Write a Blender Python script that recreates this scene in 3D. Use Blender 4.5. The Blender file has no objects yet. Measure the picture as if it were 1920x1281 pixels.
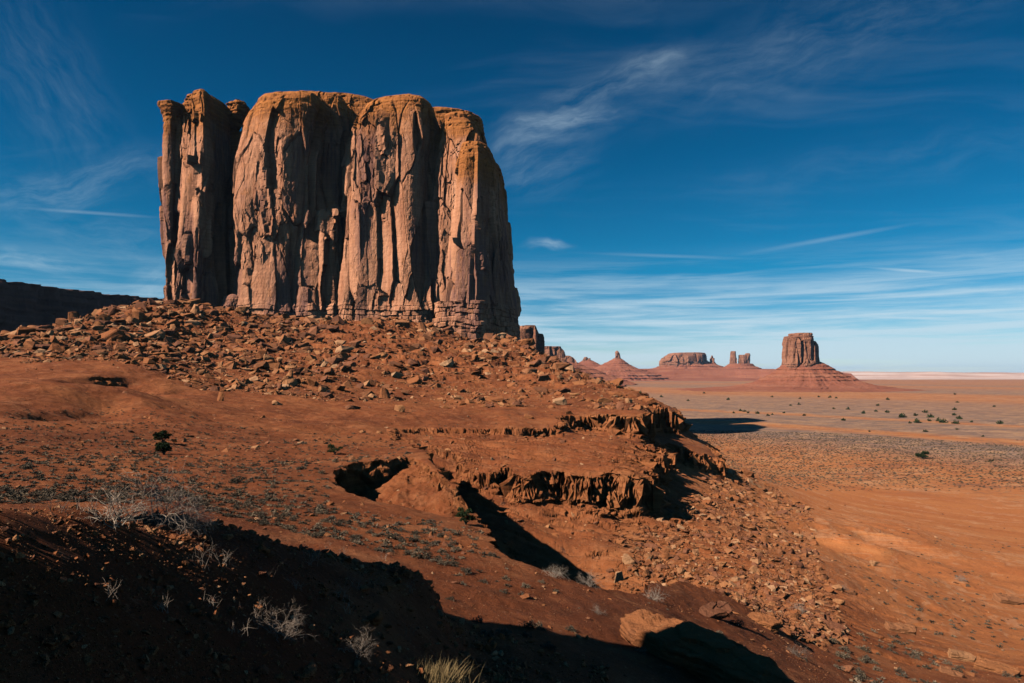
import bpy, math, time
import numpy as np
from mathutils import Vector
T0 = time.time()
sc = bpy.context.scene
R = math.radians
# ------------------------------------------------------------------ camera
cam_d = bpy.data.cameras.new("camera"); cam = bpy.data.objects.new("camera", cam_d)
sc.collection.objects.link(cam); sc.camera = cam
cam_d.sensor_width = 36; cam_d.lens = 24; cam_d.shift_y = 59.5/1920
cam_d.clip_start = 0.1; cam_d.clip_end = 60000
cam.location = (0, 0, 0); cam.rotation_euler = (R(90), 0, 0)
# ------------------------------------------------------------------ light
SUN_EL = 37.5; SUN_BACK = 29.0          # sun stands to the left, a little behind the camera
sdir = Vector((-math.cos(R(SUN_BACK))*math.cos(R(SUN_EL)), -math.sin(R(SUN_BACK))*math.cos(R(SUN_EL)), math.sin(R(SUN_EL))))
sl = bpy.data.lights.new("sun", 'SUN'); sl.energy = 5.0; sl.angle = R(0.5); sl.color = (1.0, 0.93, 0.83)
so = bpy.data.objects.new("sun", sl); sc.collection.objects.link(so)
so.rotation_euler = sdir.to_track_quat('Z', 'Y').to_euler()
sc.view_settings.view_transform = 'Standard'; sc.view_settings.look = 'None'
sc.view_settings.exposure = 0.38; sc.view_settings.gamma = 1.0

sc.cycles.diffuse_bounces = 0; sc.cycles.max_bounces = 4; sc.cycles.glossy_bounces = 1

class NT:
    """small helper around a node tree"""
    def __init__(s, tree): s.t = tree; s.n = tree.nodes; s.l = tree.links
    def new(s, typ, **kw):
        nd = s.n.new(typ)
        for k, v in kw.items(): setattr(nd, k, v)
        return nd
    def put(s, sock, v):
        if isinstance(v, bpy.types.NodeSocket): s.l.new(v, sock)
        elif v is not None: sock.default_value = v
    def math(s, op, a, b=None, c=None, clamp=False):
        nd = s.new('ShaderNodeMath', operation=op, use_clamp=clamp)
        for i, v in enumerate((a, b, c)):
            if v is not None: s.put(nd.inputs[i], v)
        return nd.outputs[0]
    def vmath(s, op, a, b=None):
        nd = s.new('ShaderNodeVectorMath', operation=op)
        s.put(nd.inputs[0], a)
        if b is not None: s.put(nd.inputs[1], b)
        return nd.outputs[0]
    def mix(s, fac, a, b, blend='MIX'):
        nd = s.new('ShaderNodeMix', data_type='RGBA', blend_type=blend)
        s.put(nd.inputs['Factor'], fac)
        for k, v in (('A', a), ('B', b)):
            sock = [i for i in nd.inputs if i.name == k and i.type == 'RGBA'][0]
            if isinstance(v, tuple) and len(v) == 3: v = (*v, 1)
            s.put(sock, v)
        return [o for o in nd.outputs if o.type == 'RGBA'][0]
    def ramp(s, fac, stops, interp='LINEAR'):
        nd = s.new('ShaderNodeValToRGB'); cr = nd.color_ramp; cr.interpolation = interp
        while len(cr.elements) < len(stops): cr.elements.new(0.5)
        for e, (p, c) in zip(cr.elements, stops):
            e.position = p; e.color = (*c, 1) if isinstance(c, tuple) else (c, c, c, 1)
        s.put(nd.inputs[0], fac)
        return nd.outputs[0]
    def noise(s, vec, scale, detail=4, rough=0.55, lac=2.0, dist=0.0, out=0):
        nd = s.new('ShaderNodeTexNoise'); s.put(nd.inputs['Vector'], vec)
        nd.inputs['Scale'].default_value = scale; nd.inputs['Detail'].default_value = detail
        nd.inputs['Roughness'].default_value = rough; nd.inputs['Lacunarity'].default_value = lac
        nd.inputs['Distortion'].default_value = dist
        return nd.outputs[out]
    def voro(s, vec, scale, feature='F1', out='Distance', rand=1.0):
        nd = s.new('ShaderNodeTexVoronoi', feature=feature); s.put(nd.inputs['Vector'], vec)
        nd.inputs['Scale'].default_value = scale; nd.inputs['Randomness'].default_value = rand
        return nd.outputs[out]
    def scale(s, vec, x, y, z, off=(0, 0, 0), rot=(0, 0, 0)):
        nd = s.new('ShaderNodeMapping'); s.put(nd.inputs['Vector'], vec)
        nd.inputs['Scale'].default_value = (x, y, z); nd.inputs['Location'].default_value = off
        nd.inputs['Rotation'].default_value = rot
        return nd.outputs[0]
    def smooth(s, v, a, b, lo=0.0, hi=1.0):
        nd = s.new('ShaderNodeMapRange', interpolation_type='SMOOTHSTEP'); s.put(nd.inputs[0], v)
        for i, q in zip((1, 2, 3, 4), (a, b, lo, hi)): nd.inputs[i].default_value = q
        return nd.outputs[0]

# ------------------------------------------------------------------ world: sky with cirrus
w = bpy.data.worlds.new("World"); sc.world = w; w.use_nodes = True
g = NT(w.node_tree); w.node_tree.nodes.clear()
out = g.new('ShaderNodeOutputWorld'); bg = g.new('ShaderNodeBackground'); bg.inputs[1].default_value = 0.075
g.l.new(bg.outputs[0], out.inputs[0])
sky = g.new('ShaderNodeTexSky', sky_type='NISHITA'); sky.sun_disc = False
sky.sun_elevation = R(SUN_EL); sky.sun_rotation = math.atan2(sdir.x, sdir.y)
sky.altitude = 1700; sky.air_density = 1.0; sky.dust_density = 0.3; sky.ozone_density = 3.0
tc = g.new('ShaderNodeTexCoord'); dv = tc.outputs['Generated']
sep = g.new('ShaderNodeSeparateXYZ'); g.l.new(dv, sep.inputs[0])
el = sep.outputs[2]
# grade: the deep, polarised blue of the photograph, teal and paler towards the horizon
tint = g.ramp(g.math('MAXIMUM', el, 0.0), [(0.0, (0.95, 0.98, 1.0)), (0.05, (0.45, 0.78, 0.90)), (0.14, (0.05, 0.60, 0.77)), (0.30, (0.01, 0.455, 0.645)), (0.50, (0.005, 0.325, 0.49)), (1.0, (0.005, 0.25, 0.40))])
skyc = g.mix(1.0, sky.outputs[0], tint, 'MULTIPLY')
# cirrus on a high flat layer: direction projected onto a plane
den = g.math('MAXIMUM', g.math('ADD', el, 0.06), 0.02)
px = g.math('DIVIDE', sep.outputs[0], den); py = g.math('DIVIDE', sep.outputs[1], den)
cmb = g.new('ShaderNodeCombineXYZ'); g.l.new(px, cmb.inputs[0]); g.l.new(py, cmb.inputs[1])
wv = cmb.outputs[0]
warp = g.vmath('SCALE', g.vmath('SUBTRACT', g.noise(wv, 0.6, 3, out=1), (0.5, 0.5, 0.5))); warp.node.inputs['Scale'].default_value = 1.1
wv2 = g.vmath('ADD', wv, warp)
dy_ = g.math('MAXIMUM', sep.outputs[1], 0.02)
ga = g.math('DIVIDE', sep.outputs[0], dy_); ge = g.math('DIVIDE', sep.outputs[2], dy_)      # tangent of bearing and height, ahead of the viewer
front = g.smooth(sep.outputs[1], 0.05, 0.3)
cg = g.new('ShaderNodeCombineXYZ'); g.l.new(ga, cg.inputs[0]); g.l.new(ge, cg.inputs[1]); GP = cg.outputs[0]
gw = g.vmath('SCALE', g.vmath('SUBTRACT', g.noise(GP, 5.0, 4, 0.55, out=1), (0.5, 0.5, 0.5))); gw.node.inputs['Scale'].default_value = 0.10
GW = g.vmath('ADD', GP, gw)
total = None
for (u, v, ang, L, W, k, sh) in [(1120,168,24,.26,.040,.20,0),(1050,228,8,.13,.030,.38,0),(985,262,16,.10,.040,.22,0),(1230,112,20,.09,.020,.24,0),(1010,305,25,.13,.07,.16,0),(1500,90,16,.50,.10,.10,0),(1700,300,8,.5,.06,.05,0),
      (120,345,8,.26,.050,.24,1),(70,482,-6,.13,.024,.42,1),(90,150,-52,.24,.12,.09,0),(280,512,5,.07,.030,.34,1),(190,440,-12,.2,.05,.16,1),(170,399,-4,.13,.004,.16,2),
      (1030,468,1,.055,.010,.55,1),(1560,447,10,.16,.0055,.15,2),(1840,490,-3,.09,.010,.24,1),(1700,507,-4,.07,.0035,.40,2),(1740,598,-2,.10,.0035,.35,2),(1250,480,-2,.16,.004,.12,2)]:
    a0, e0 = (u-960)/1280, (700-v)/1280
    mp = g.new('ShaderNodeMapping', vector_type='TEXTURE'); g.l.new(GW if sh < 2 else GP, mp.inputs['Vector'])
    mp.inputs['Location'].default_value = (a0, e0, 0); mp.inputs['Rotation'].default_value = (0, 0, R(ang)); mp.inputs['Scale'].default_value = (L, W, 1)
    r2 = g.vmath('LENGTH', mp.outputs[0]).node.outputs['Value']
    fall = g.smooth(r2, 1.0, 0.0)
    if sh < 2:
        nz1 = g.noise(g.scale(mp.outputs[0], L*12, W*48, 1, off=(u*0.01, v*0.013, 0)), 1.0, 7, 0.66)
        fall = g.math('MULTIPLY', fall, g.smooth(nz1, 0.30, 0.85))
    t_ = g.math('MULTIPLY', fall, k)
    total = t_ if total is None else g.math('ADD', total, t_)
total = g.math('MULTIPLY', total, front)
# thin veil bands low in the sky, thickest on the right
bandn = g.noise(g.scale(dv, 1.6, 1.6, 30.0, off=(2.2, 0, 0.6), rot=(0, R(3.0), 0)), 1.9, 8, 0.62, dist=0.35)
c2 = g.math('MULTIPLY', g.smooth(bandn, 0.34, 0.64), g.smooth(el, 0.185, 0.06, 0.0, 1.0))
c2 = g.math('MULTIPLY', c2, g.smooth(sep.outputs[0], -0.75, 0.25, 0.45, 1.0))
hz_ = g.smooth(el, 0.075, 0.0, 0.0, 0.35)
# faint texture everywhere else, and fuller cloud outside the view ahead
far_n = g.noise(g.scale(wv2, 0.30, 1.25, 1, off=(3.1, 0.4, 0), rot=(0, 0, R(28))), 1.6, 7, 0.62)
c3 = g.math('MULTIPLY', g.smooth(far_n, 0.50, 0.78), 0.06)
cl = g.math('MINIMUM', g.math('ADD', g.math('ADD', total, c3), g.math('ADD', g.math('MULTIPLY', c2, 0.85), hz_)), 0.8)
final = g.mix(cl, skyc, (6.0, 7.6, 8.6))
g.l.new(final, bg.inputs[0])

# ------------------------------------------------------------------ numpy noise
rng = np.random.default_rng(7)
TB = rng.random((64, 64, 64)).astype(np.float32).ravel()
TJ = [rng.random(64*64*64).astype(np.float32) for _ in range(4)]
def vn3(x, y, z):
    xi = np.floor(x); yi = np.floor(y); zi = np.floor(z)
    fx = (x-xi).astype(np.float32); fy = (y-yi).astype(np.float32); fz = (z-zi).astype(np.float32)
    xi = xi.astype(np.int64); yi = yi.astype(np.int64); zi = zi.astype(np.int64)
    fx = fx*fx*(3-2*fx); fy = fy*fy*(3-2*fy); fz = fz*fz*(3-2*fz)
    x0 = (xi & 63)*4096; x1 = ((xi+1) & 63)*4096; y0 = (yi & 63)*64; y1 = ((yi+1) & 63)*64; z0 = zi & 63; z1 = (zi+1) & 63
    def L(a, b, t): return a+(b-a)*t
    return L(L(L(TB[x0+y0+z0], TB[x1+y0+z0], fx), L(TB[x0+y1+z0], TB[x1+y1+z0], fx), fy),
             L(L(TB[x0+y0+z1], TB[x1+y0+z1], fx), L(TB[x0+y1+z1], TB[x1+y1+z1], fx), fy), fz)*2-1
def fbm3(x, y, z, oct=4, gain=0.5, lac=2.03):
    s = 0; a = 1; tot = 0
    for k in range(oct):
        s = s+a*vn3(x+k*17.3, y+k*9.1, z+k*5.7); tot += a; a *= gain; x, y, z = x*lac, y*lac, z*lac
    return s/tot
def vn2(x, y):
    xi = np.floor(x); yi = np.floor(y)
    fx = (x-xi).astype(np.float32); fy = (y-yi).astype(np.float32)
    xi = xi.astype(np.int64); yi = yi.astype(np.int64)
    fx = fx*fx*(3-2*fx); fy = fy*fy*(3-2*fy)
    x0 = (xi & 511)*512; x1 = ((xi+1) & 511)*512; y0 = yi & 511; y1 = (yi+1) & 511
    a = TB[x0+y0]; b = TB[x1+y0]; c = TB[x0+y1]; d = TB[x1+y1]
    a = a+(b-a)*fx; c = c+(d-c)*fx
    return (a+(c-a)*fy)*2-1
def fbm2(x, y, oct=4, gain=0.5, lac=2.03):
    s = 0; a = 1; tot = 0
    for k in range(oct):
        s = s+a*vn2(x+k*37.3, y+k*19.1); tot += a; a *= gain
        x, y = (x*0.8-y*0.6)*lac, (x*0.6+y*0.8)*lac
    return s/tot
def voro3(x, y, z, jit=0.9):
    """distance to nearest, second nearest, two random numbers of the nearest cell"""
    xi = np.floor(x).astype(np.int64); yi = np.floor(y).astype(np.int64); zi = np.floor(z).astype(np.int64)
    fx = (x-xi).astype(np.float32); fy = (y-yi).astype(np.float32); fz = (z-zi).astype(np.float32)
    d1 = np.full(x.shape, 9, np.float32); d2 = d1.copy(); idn = np.zeros(x.shape, np.int64)
    for a in (-1, 0, 1):
        for b in (-1, 0, 1):
            for c in (-1, 0, 1):
                h = ((xi+a) & 63)*4096+((yi+b) & 63)*64+((zi+c) & 63)
                dx = a+0.5+jit*(TJ[0][h]-0.5)-fx; dy = b+0.5+jit*(TJ[1][h]-0.5)-fy; dz = c+0.5+jit*(TJ[2][h]-0.5)-fz
                d = dx*dx+dy*dy+dz*dz
                m = d < d1
                d2 = np.where(m, d1, np.minimum(d2, d)); idn = np.where(m, h, idn); d1 = np.where(m, d, d1)
    return np.sqrt(d1), np.sqrt(d2), TB[idn], TJ[3][idn]
def voro2(x, y, jit=0.9):
    xi = np.floor(x).astype(np.int64); yi = np.floor(y).astype(np.int64)
    fx = (x-xi).astype(np.float32); fy = (y-yi).astype(np.float32)
    d1 = np.full(x.shape, 9, np.float32); d2 = d1.copy(); idn = np.zeros(x.shape, np.int64)
    for a in (-1, 0, 1):
        for b in (-1, 0, 1):
            h = ((xi+a) & 511)*512+((yi+b) & 511)
            dx = a+0.5+jit*(TJ[0][h]-0.5)-fx; dy = b+0.5+jit*(TJ[1][h]-0.5)-fy
            d = dx*dx+dy*dy; m = d < d1
            d2 = np.where(m, d1, np.minimum(d2, d)); idn = np.where(m, h, idn); d1 = np.where(m, d, d1)
    return np.sqrt(d1), np.sqrt(d2), TB[idn], TJ[3][idn]
def sstep(a, b, x):
    t = np.clip((x-a)/(b-a), 0, 1); return t*t*(3-2*t)

# ------------------------------------------------------------------ mesh helpers
def tag(o, label=None, cat=None, group=None, kind=None):
    if label: o['label'] = label
    if cat: o['category'] = cat
    if group: o['group'] = group
    if kind: o['kind'] = kind
    return o
def mesh_np(name, V, F, smooth=True, attrs=None):
    """V (n,3); F (m,3) or (m,4) int array"""
    me = bpy.data.meshes.new(name); V = np.ascontiguousarray(V, np.float32); F = np.ascontiguousarray(F, np.int32)
    me.vertices.add(len(V)); me.vertices.foreach_set('co', V.ravel())
    k = F.shape[1]; me.loops.add(F.size); me.loops.foreach_set('vertex_index', F.ravel())
    me.polygons.add(len(F)); me.polygons.foreach_set('loop_start', np.arange(0, F.size, k, dtype=np.int32))
    me.polygons.foreach_set('use_smooth', np.full(len(F), smooth, bool) if isinstance(smooth, bool) else np.asarray(smooth, bool))
    me.update(calc_edges=True)
    for an, av in (attrs or {}).items():
        at = me.attributes.new(an, 'FLOAT', 'POINT'); at.data.foreach_set('value', np.ascontiguousarray(av, np.float32))
    return me
def link(name, me, mat, parent=None):
    o = bpy.data.objects.new(name, me); sc.collection.objects.link(o)
    if me is not None and mat is not None and not me.materials: me.materials.append(mat)
    if parent: o.parent = parent
    return o
def empty(name, loc=(0, 0, 0)):
    o = bpy.data.objects.new(name, None); o.location = loc; sc.collection.objects.link(o); return o
def grid_faces(nr, nc, wrap=False):
    i = np.arange(nr-1)[:, None]; j = np.arange(nc if wrap else nc-1)[None, :]; j2 = (j+1) % nc
    a = i*nc+j; b = i*nc+j2; c = (i+1)*nc+j2; d = (i+1)*nc+j
    return np.stack([a, b, c, d], -1).reshape(-1, 4)
def new_mat(name):
    m = bpy.data.materials.new(name); m.use_nodes = True; m.node_tree.nodes.clear()
    g = NT(m.node_tree); o = g.new('ShaderNodeOutputMaterial'); b = g.new('ShaderNodeBsdfPrincipled')
    g.l.new(b.outputs[0], o.inputs[0]); b.inputs['Roughness'].default_value = 0.95
    b.inputs['Specular IOR Level'].default_value = 0.1
    return m, g, b
def bump(g, b, height, dist, strength=1.0, normal=None):
    nd = g.new('ShaderNodeBump'); nd.inputs['Strength'].default_value = strength; nd.inputs['Distance'].default_value = dist
    g.put(nd.inputs['Height'], height)
    if normal is not None: g.l.new(normal, nd.inputs['Normal'])
    if b is not None: g.l.new(nd.outputs[0], b.inputs['Normal'])
    return nd.outputs[0]
exec_log = lambda s: print("[%.1fs] %s" % (time.time()-T0, s))

# ------------------------------------------------------------------ TERRAIN
FPX, CX, HV = 1280.0, 960.0, 700.0
PLAIN = -50.0
def pt(u, v, Y): return ((u-CX)/FPX*Y, Y, (HV-v)/FPX*Y)
SHARED = [(1500,1200,40),(1600,1281,34),(1750,1230,50),(1900,1281,45),(1600,1150,75),(1900,1180,85),(1750,1110,110),
 (1900,1080,130),(1600,1040,140),(1700,990,185),(1900,960,240),(1450,935,215),(1405,895,235),(1920,905,312),(1700,905,310),
 (1500,895,320),(2300,1281,70),(2300,1100,125),(1350,1200,25),(1450,1281,20),(1400,1150,38),(1500,1140,55)]
SXYZ = [(x, y, PLAIN) for x, y in ((200,420),(120,440),(400,420),(60,600),(250,700),(600,600),(0,900),(500,1200),(-300,900),(-800,900),
 (900,300),(500,150),(700,0),(400,-300),(0,-700),(-700,-500),(-1500,500),(2000,2000),(-1500,2500),(0,3000),(3000,200),(3000,-2000),(-3000,0),(8000,12000),(-8000,12000),(0,-9000),(15000,0),(-15000,0),(0,30000))]
U_PTS = [(0,1281,3.1),(300,1281,4.2),(600,1281,6.2),(800,1281,8.3),(0,1110,3.85),(300,1110,5.6),(600,1140,8.4),(0,1190,3.45),(300,1190,4.8),(600,1200,7.3),
 (0,957,4.9),(150,952,6.2),(330,960,8.6),(450,988,10),(600,1030,11.6),(740,1052,12.8),(800,1072,13.2),(826,1110,12.8),(780,1160,11),
 (0,1040,8.5),(150,1040,10.2),(330,1045,12.8),(450,1060,14),(600,1095,15),(740,1120,16),(830,1160,15.2),(850,1220,13),(900,1281,10.9),
 (1000,1281,12),(1150,1281,14),(950,1200,15.5),(900,1145,18.5),(1000,1130,21),(1100,1150,21),(1200,1125,27),(1250,1225,19),(1300,1145,31),
 (150,938,30),(350,945,31),(500,962,30),(650,1000,27),(800,1015,28),(900,1022,28),(945,1062,25),(850,1095,21),
 (0,905,40),(0,830,62),(150,870,55),(300,870,60),(500,880,58),(600,905,48),(780,863,62),(400,820,92),(600,822,103),(150,810,80),
 (500,780,142),(700,802,138),(740,813,139),(900,801,151),(1050,797,157),(350,770,130),(200,780,110),
 (0,735,100),(100,703,118),(200,722,118),(260,745,115),(210,722,150),(100,715,155),(0,705,160),(320,735,160),
 (0,672,190),(150,668,200),(300,672,212),(400,700,225),(400,740,185),(600,757,176),(800,782,168),(1000,782,184),(1150,778,188),(1200,770,196),
 (1215,765,225),(1262,757,252),(1235,757,272),(1205,752,295),(1155,742,320),(1100,713,372),(1060,690,400),
 (0,636,262),(150,601,335),(230,580,380),(285,569,425),(0,662,345),(150,650,460),(-200,690,300),(280,610,520),
 (330,580,466),(450,590,462),(640,606,460),(760,600,456),(820,615,452),(895,656,432),(935,640,436),(975,634,440),(1000,655,440),(1000,690,500),(1060,720,460),
 (400,650,330),(600,652,340),(800,682,318),(1000,690,340),(600,705,238),(700,700,255),(700,722,245),(800,716,262),(850,745,235),(1000,735,250),(500,690,262),
 (890,950,47),(860,915,52),(830,888,56),(895,985,40),
 (-300,900,40),(-300,960,5),(-300,800,80),(-300,1281,2.6),(1130,728,342)]
U_XYZ = [(0,0,-2.25),(-3,-3,1.25),(-6,0,2.4),(-7,3,1.6),(-9,-5,3.0),(4,0,-4.6),(4,-5,-3.5),(0,-6,-0.6),(0,-15,-1),(-20,-10,1.5),(-30,5,-3),(10,0,-8.4),(20,0,-14),(45,0,-24),(100,20,-38),
 (0,-60,-20),(-80,0,-14),(20,-40,-22),(-200,60,-30),(-60,50,-6),(-100,120,-6),(-200,220,4),(-300,330,5),(-400,500,-10),(60,45,-20),
 (5,55,-9),(14,90,-10),(24,120,-12),(38,170,-13),(0,560,20),(-100,620,0),(60,560,-20),(-250,600,15),(60,480,-22),(70,360,-40),(76,300,-38),(-60,700,-35),(-400,800,-35)]
L_PTS = [(735,818,134),(765,838,126),(850,903,113),(950,963,98),(1050,1045,86),(1100,1095,82),(1060,1120,78),(1180,1112,78),(1190,1052,84),(1130,1020,88),
 (880,925,106),(950,955,102),(1050,972,100),(1100,980,99),
 (1130,988,99),(1160,985,101),(1230,985,106),(1300,985,106),(1320,960,120),(1400,1020,100),(1500,1095,84),(1330,1130,70),(1250,1122,76),(1440,1140,66),
 (1250,900,160),(1300,900,180),(1350,905,205),(1290,860,230),(1350,880,230),(1280,870,270),
 (1450,1000,140),(1300,1060,84)]
def qt(u, Y, Z): return ((u-CX)/FPX*Y, Y, Z)
L_XYZ = [qt(790,90,-18),qt(830,72,-22),qt(900,58,-24),qt(960,47,-24),qt(1000,40,-23),qt(1060,35,-21),qt(1110,31,-18),qt(780,60,-20),qt(850,45,-20),qt(920,32,-19),(60,330,-42),(0,300,-28),(0,200,-24),(-30,160,-14),(70,300,-40)]
M_PTS = [(735,816,142),(800,822,140),(900,845,128),(900,872,117),(1000,868,118),(1050,878,112),(1190,878,110),(1100,845,130),(1060,812,160),(1190,822,160),
 (1200,830,170),(1235,835,205),(1290,838,215),(1340,850,219),(1300,815,250),(1285,800,285),(1000,822,146),(1100,815,170),(840,850,125)]
M_XYZ = [(0,300,-20),(-30,200,-14),(-60,120,-14),(60,60,-22),(100,200,-30),(40,340,-22)]

def polar(p):
    X, Y = p[0], p[1]; return math.atan2(X, Y), math.log(math.hypot(X, Y)+0.5)
def rbf(points):
    P = [(polar(p), p[2]) for p in points]
    A = np.array([q[0] for q in P]); Z = np.array([q[1] for q in P])
    A[:, 1] *= 0.55
    D = np.sqrt(((A[:, None]-A[None])**2).sum(-1)+1e-5)
    n = len(P); K = np.zeros((n+1, n+1)); K[:n, :n] = D+np.eye(n)*-1e-4; K[n, :n] = 1; K[:n, n] = 1
    W = np.linalg.solve(K, np.append(Z, 0))
    return A, W
TH = np.radians(np.concatenate([np.linspace(-180, -50, 90, endpoint=False), np.linspace(-50, -39.5, 60, endpoint=False),
      np.linspace(-39.5, 39.5, 1330), np.linspace(39.5, 50, 60)[1:], np.linspace(50, 180, 90)[1:]]))
NT_ = len(TH)
def surf(points, ths, lrs, blur=1.3):
    A, W = rbf(points)
    ct = np.linspace(-math.pi, math.pi, 721); cr = np.linspace(lrs[0], lrs[-1], 260)
    G = np.full((len(cr), len(ct)), W[-1])
    for (a, b), wt in zip(A, W[:-1]):
        dt = ct-a
        G += wt*np.sqrt(dt[None, :]**2+(cr*0.55-b)[:, None]**2+1e-5)
    k = np.exp(-0.5*(np.arange(-3, 4)/blur)**2); k /= k.sum()
    Gp = np.pad(G, 3, mode='edge')
    G1 = sum(k[i]*Gp[i:i+G.shape[0], 3:-3] for i in range(7)); Gp = np.pad(G1, 3, mode='edge')
    G = sum(k[i]*Gp[3:-3, i:i+G.shape[1]] for i in range(7))
    # bilinear on the regular grid
    ft = np.interp(ths, ct, np.arange(len(ct))); fr = np.interp(lrs, cr, np.arange(len(cr)))
    it = np.minimum(ft.astype(int), len(ct)-2); ir = np.minimum(fr.astype(int), len(cr)-2); at = ft-it; ar = fr-ir
    g0 = G[:, it]*(1-at)+G[:, it+1]*at
    return g0[ir]*(1-ar)[:, None]+g0[ir+1]*ar[:, None]
LR = np.concatenate([np.linspace(math.log(1.3), math.log(20), 300, endpoint=False), np.linspace(math.log(20), math.log(300), 1150, endpoint=False), np.linspace(math.log(300), math.log(700), 260, endpoint=False), np.linspace(math.log(700), math.log(30000), 240)])
NR = len(LR)
rr = np.exp(LR)-0.5
X = rr[:, None]*np.sin(TH)[None]; Y = rr[:, None]*np.cos(TH)[None]
pu = [pt(*p) for p in U_PTS+SHARED]+SXYZ+U_XYZ
pl = [pt(*p) for p in L_PTS+SHARED]+SXYZ+L_XYZ+[(0,0,-12),(-40,40,-14),(-60,150,-14),(-100,300,-14),(10,30,-12)]
pm = [pt(*p) for p in M_PTS+SHARED]+SXYZ+M_XYZ+[(0,0,-12),(0,60,-14),(20,90,-15.5)]
ZU = surf(pu, TH, LR, 0.9); ZL = surf(pl, TH, LR, 1.2); ZM = surf(pm, TH, LR, 1.2)
exec_log('rbf')
def sdist(poly, X, Y):
    """signed distance to polygon given as [(u,Y)] in plan, positive inside"""
    P = np.array([((u-CX)/FPX*y, y) for u, y in poly]); n = len(P)
    d = np.full(X.shape, 1e9, np.float32); inside = np.zeros(X.shape, bool)
    for i in range(n):
        a = P[i]; b = P[(i+1) % n]; e = b-a
        wx = X-a[0]; wy = Y-a[1]
        t = np.clip((wx*e[0]+wy*e[1])/(e@e), 0, 1)
        d = np.minimum(d, (wx-t*e[0])**2+(wy-t*e[1])**2)
        c = ((a[1] > Y) != (b[1] > Y))
        with np.errstate(divide='ignore', invalid='ignore'):
            xi = a[0]+(Y-a[1])*e[0]/(e[1] if e[1] != 0 else 1e-9)
        inside ^= c & (X < xi)
    d = np.sqrt(d); return np.where(inside, d, -d)
CUT = [(722,134),(745,142),(790,147),(870,150),(960,152),(1035,157),(1062,166),(1042,180),(1075,186),(1130,184),(1170,180),(1200,176),(1207,190),(1203,215),(1222,238),
 (1262,240),(1274,252),(1266,270),(1235,290),(1215,330),(1215,420),(1500,520),(2000,420),(2600,300),(2600,60),(1700,42),(1500,44),(1400,41),(1290,36),(1200,29),(1150,27),
 (1090,25.6),(1020,26.5),(965,27.2),(930,28.2),(922,31),(910,34.5),(890,39),(880,44),(862,49),(828,54),(795,58),(784,64),(790,72),(775,90),(752,110),(738,124)]
SIDE = [(622,49),(640,43),(690,40.5),(760,39.5),(850,40),(895,41.5),(893,47),(860,51),(820,56),(795,61),(760,61),(715,57),(660,55),(635,53)]
MPOLY = [(700,150),(735,137),(790,130),(850,121),(885,113),(905,108),(950,110),(1000,107),(1050,108),(1110,105),(1165,107),(1200,106),(1212,113),(1205,128),(1216,140),(1208,160),
 (1222,180),(1240,196),(1262,206),(1300,206),(1330,210),(1350,213),(1358,222),(1345,236),(1318,260),(1300,300),(1240,360),(1100,330),(1000,260),(850,200)]
win = (rr > 15) & (rr < 700)
def terrain_height():
    Z = ZU.copy()
    i = np.where(win)[0]; s = slice(i[0], i[-1]+1)
    x = X[s]; y = Y[s]; r = np.hypot(x, y)
    sc1 = np.clip(r/110, 0.28, 1.5)      # rims are rougher where the cliffs are large
    n1 = fbm2(x/7/sc1.clip(0.5, 1), y/7/sc1.clip(0.5, 1), 5, 0.55)
    d1_, d2_, c1_, _ = voro2(x/3.4+11+n1*0.5, y/3.4+n1*0.5)
    sd = sdist(CUT, x, y)+(n1*3.4+(c1_-0.5)*1.5)*sc1*0.8
    sm = sdist(MPOLY, x, y)+(fbm2(x/7+50, y/7, 5, 0.55)*4.2+(c1_-0.5)*2.2)*sc1
    U, M, L_ = ZU[s], ZM[s], ZL[s]
    M = np.minimum(M, U-0.6); L_ = np.minimum(L_, U); 
    # middle bench falls to the ravine floor with steps
    t = np.clip(-sm/(7.0*sc1), 0, 1)
    prof = 0.66*sstep(0, 0.10, t)+0.12*sstep(0.14, 0.22, t)+0.22*np.clip((t-0.1)/0.9, 0, 1)
    lowM = M+(np.minimum(L_, M)-M)*prof
    low = lowM
    t = np.clip(sd/(3.2*sc1), 0, 1)
    prof = 0.66*sstep(0, 0.16, t)+0.12*sstep(0.3, 0.42, t)+0.22*t
    Zs = U+(np.minimum(low, U)-U)*prof
    # side gully: a hollow whose far side is a rounded mound of dirt
    sg = sdist(SIDE, x, y)+n1*1.0
    e = np.clip(sg/1.1, 0, 1)
    dr_ = -((x+7.86)*0.933+(y-61)*0.36)
    hollow = U-3.3*sstep(0, 0.7, e)*np.clip(dr_/7.5+fbm2(x/2.5, y/2.5, 4, 0.6)*0.28, 0.03, 1)**0.8
    U2 = np.where(sg > 0, np.minimum(U, hollow), U)
    Z[s] = np.where(sd > 0, Zs, U2)
    return Z, s, sd, sm
Z0, sl_, sdf, smf = terrain_height()
CUTW = np.zeros_like(Z0); CUTW[sl_] = np.clip(sdf/4, 0, 1)
smf_full = np.full(Z0.shape, -99.0); smf_full[sl_] = smf
exec_log('cliffs')
Rg = np.hypot(X, Y)
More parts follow.
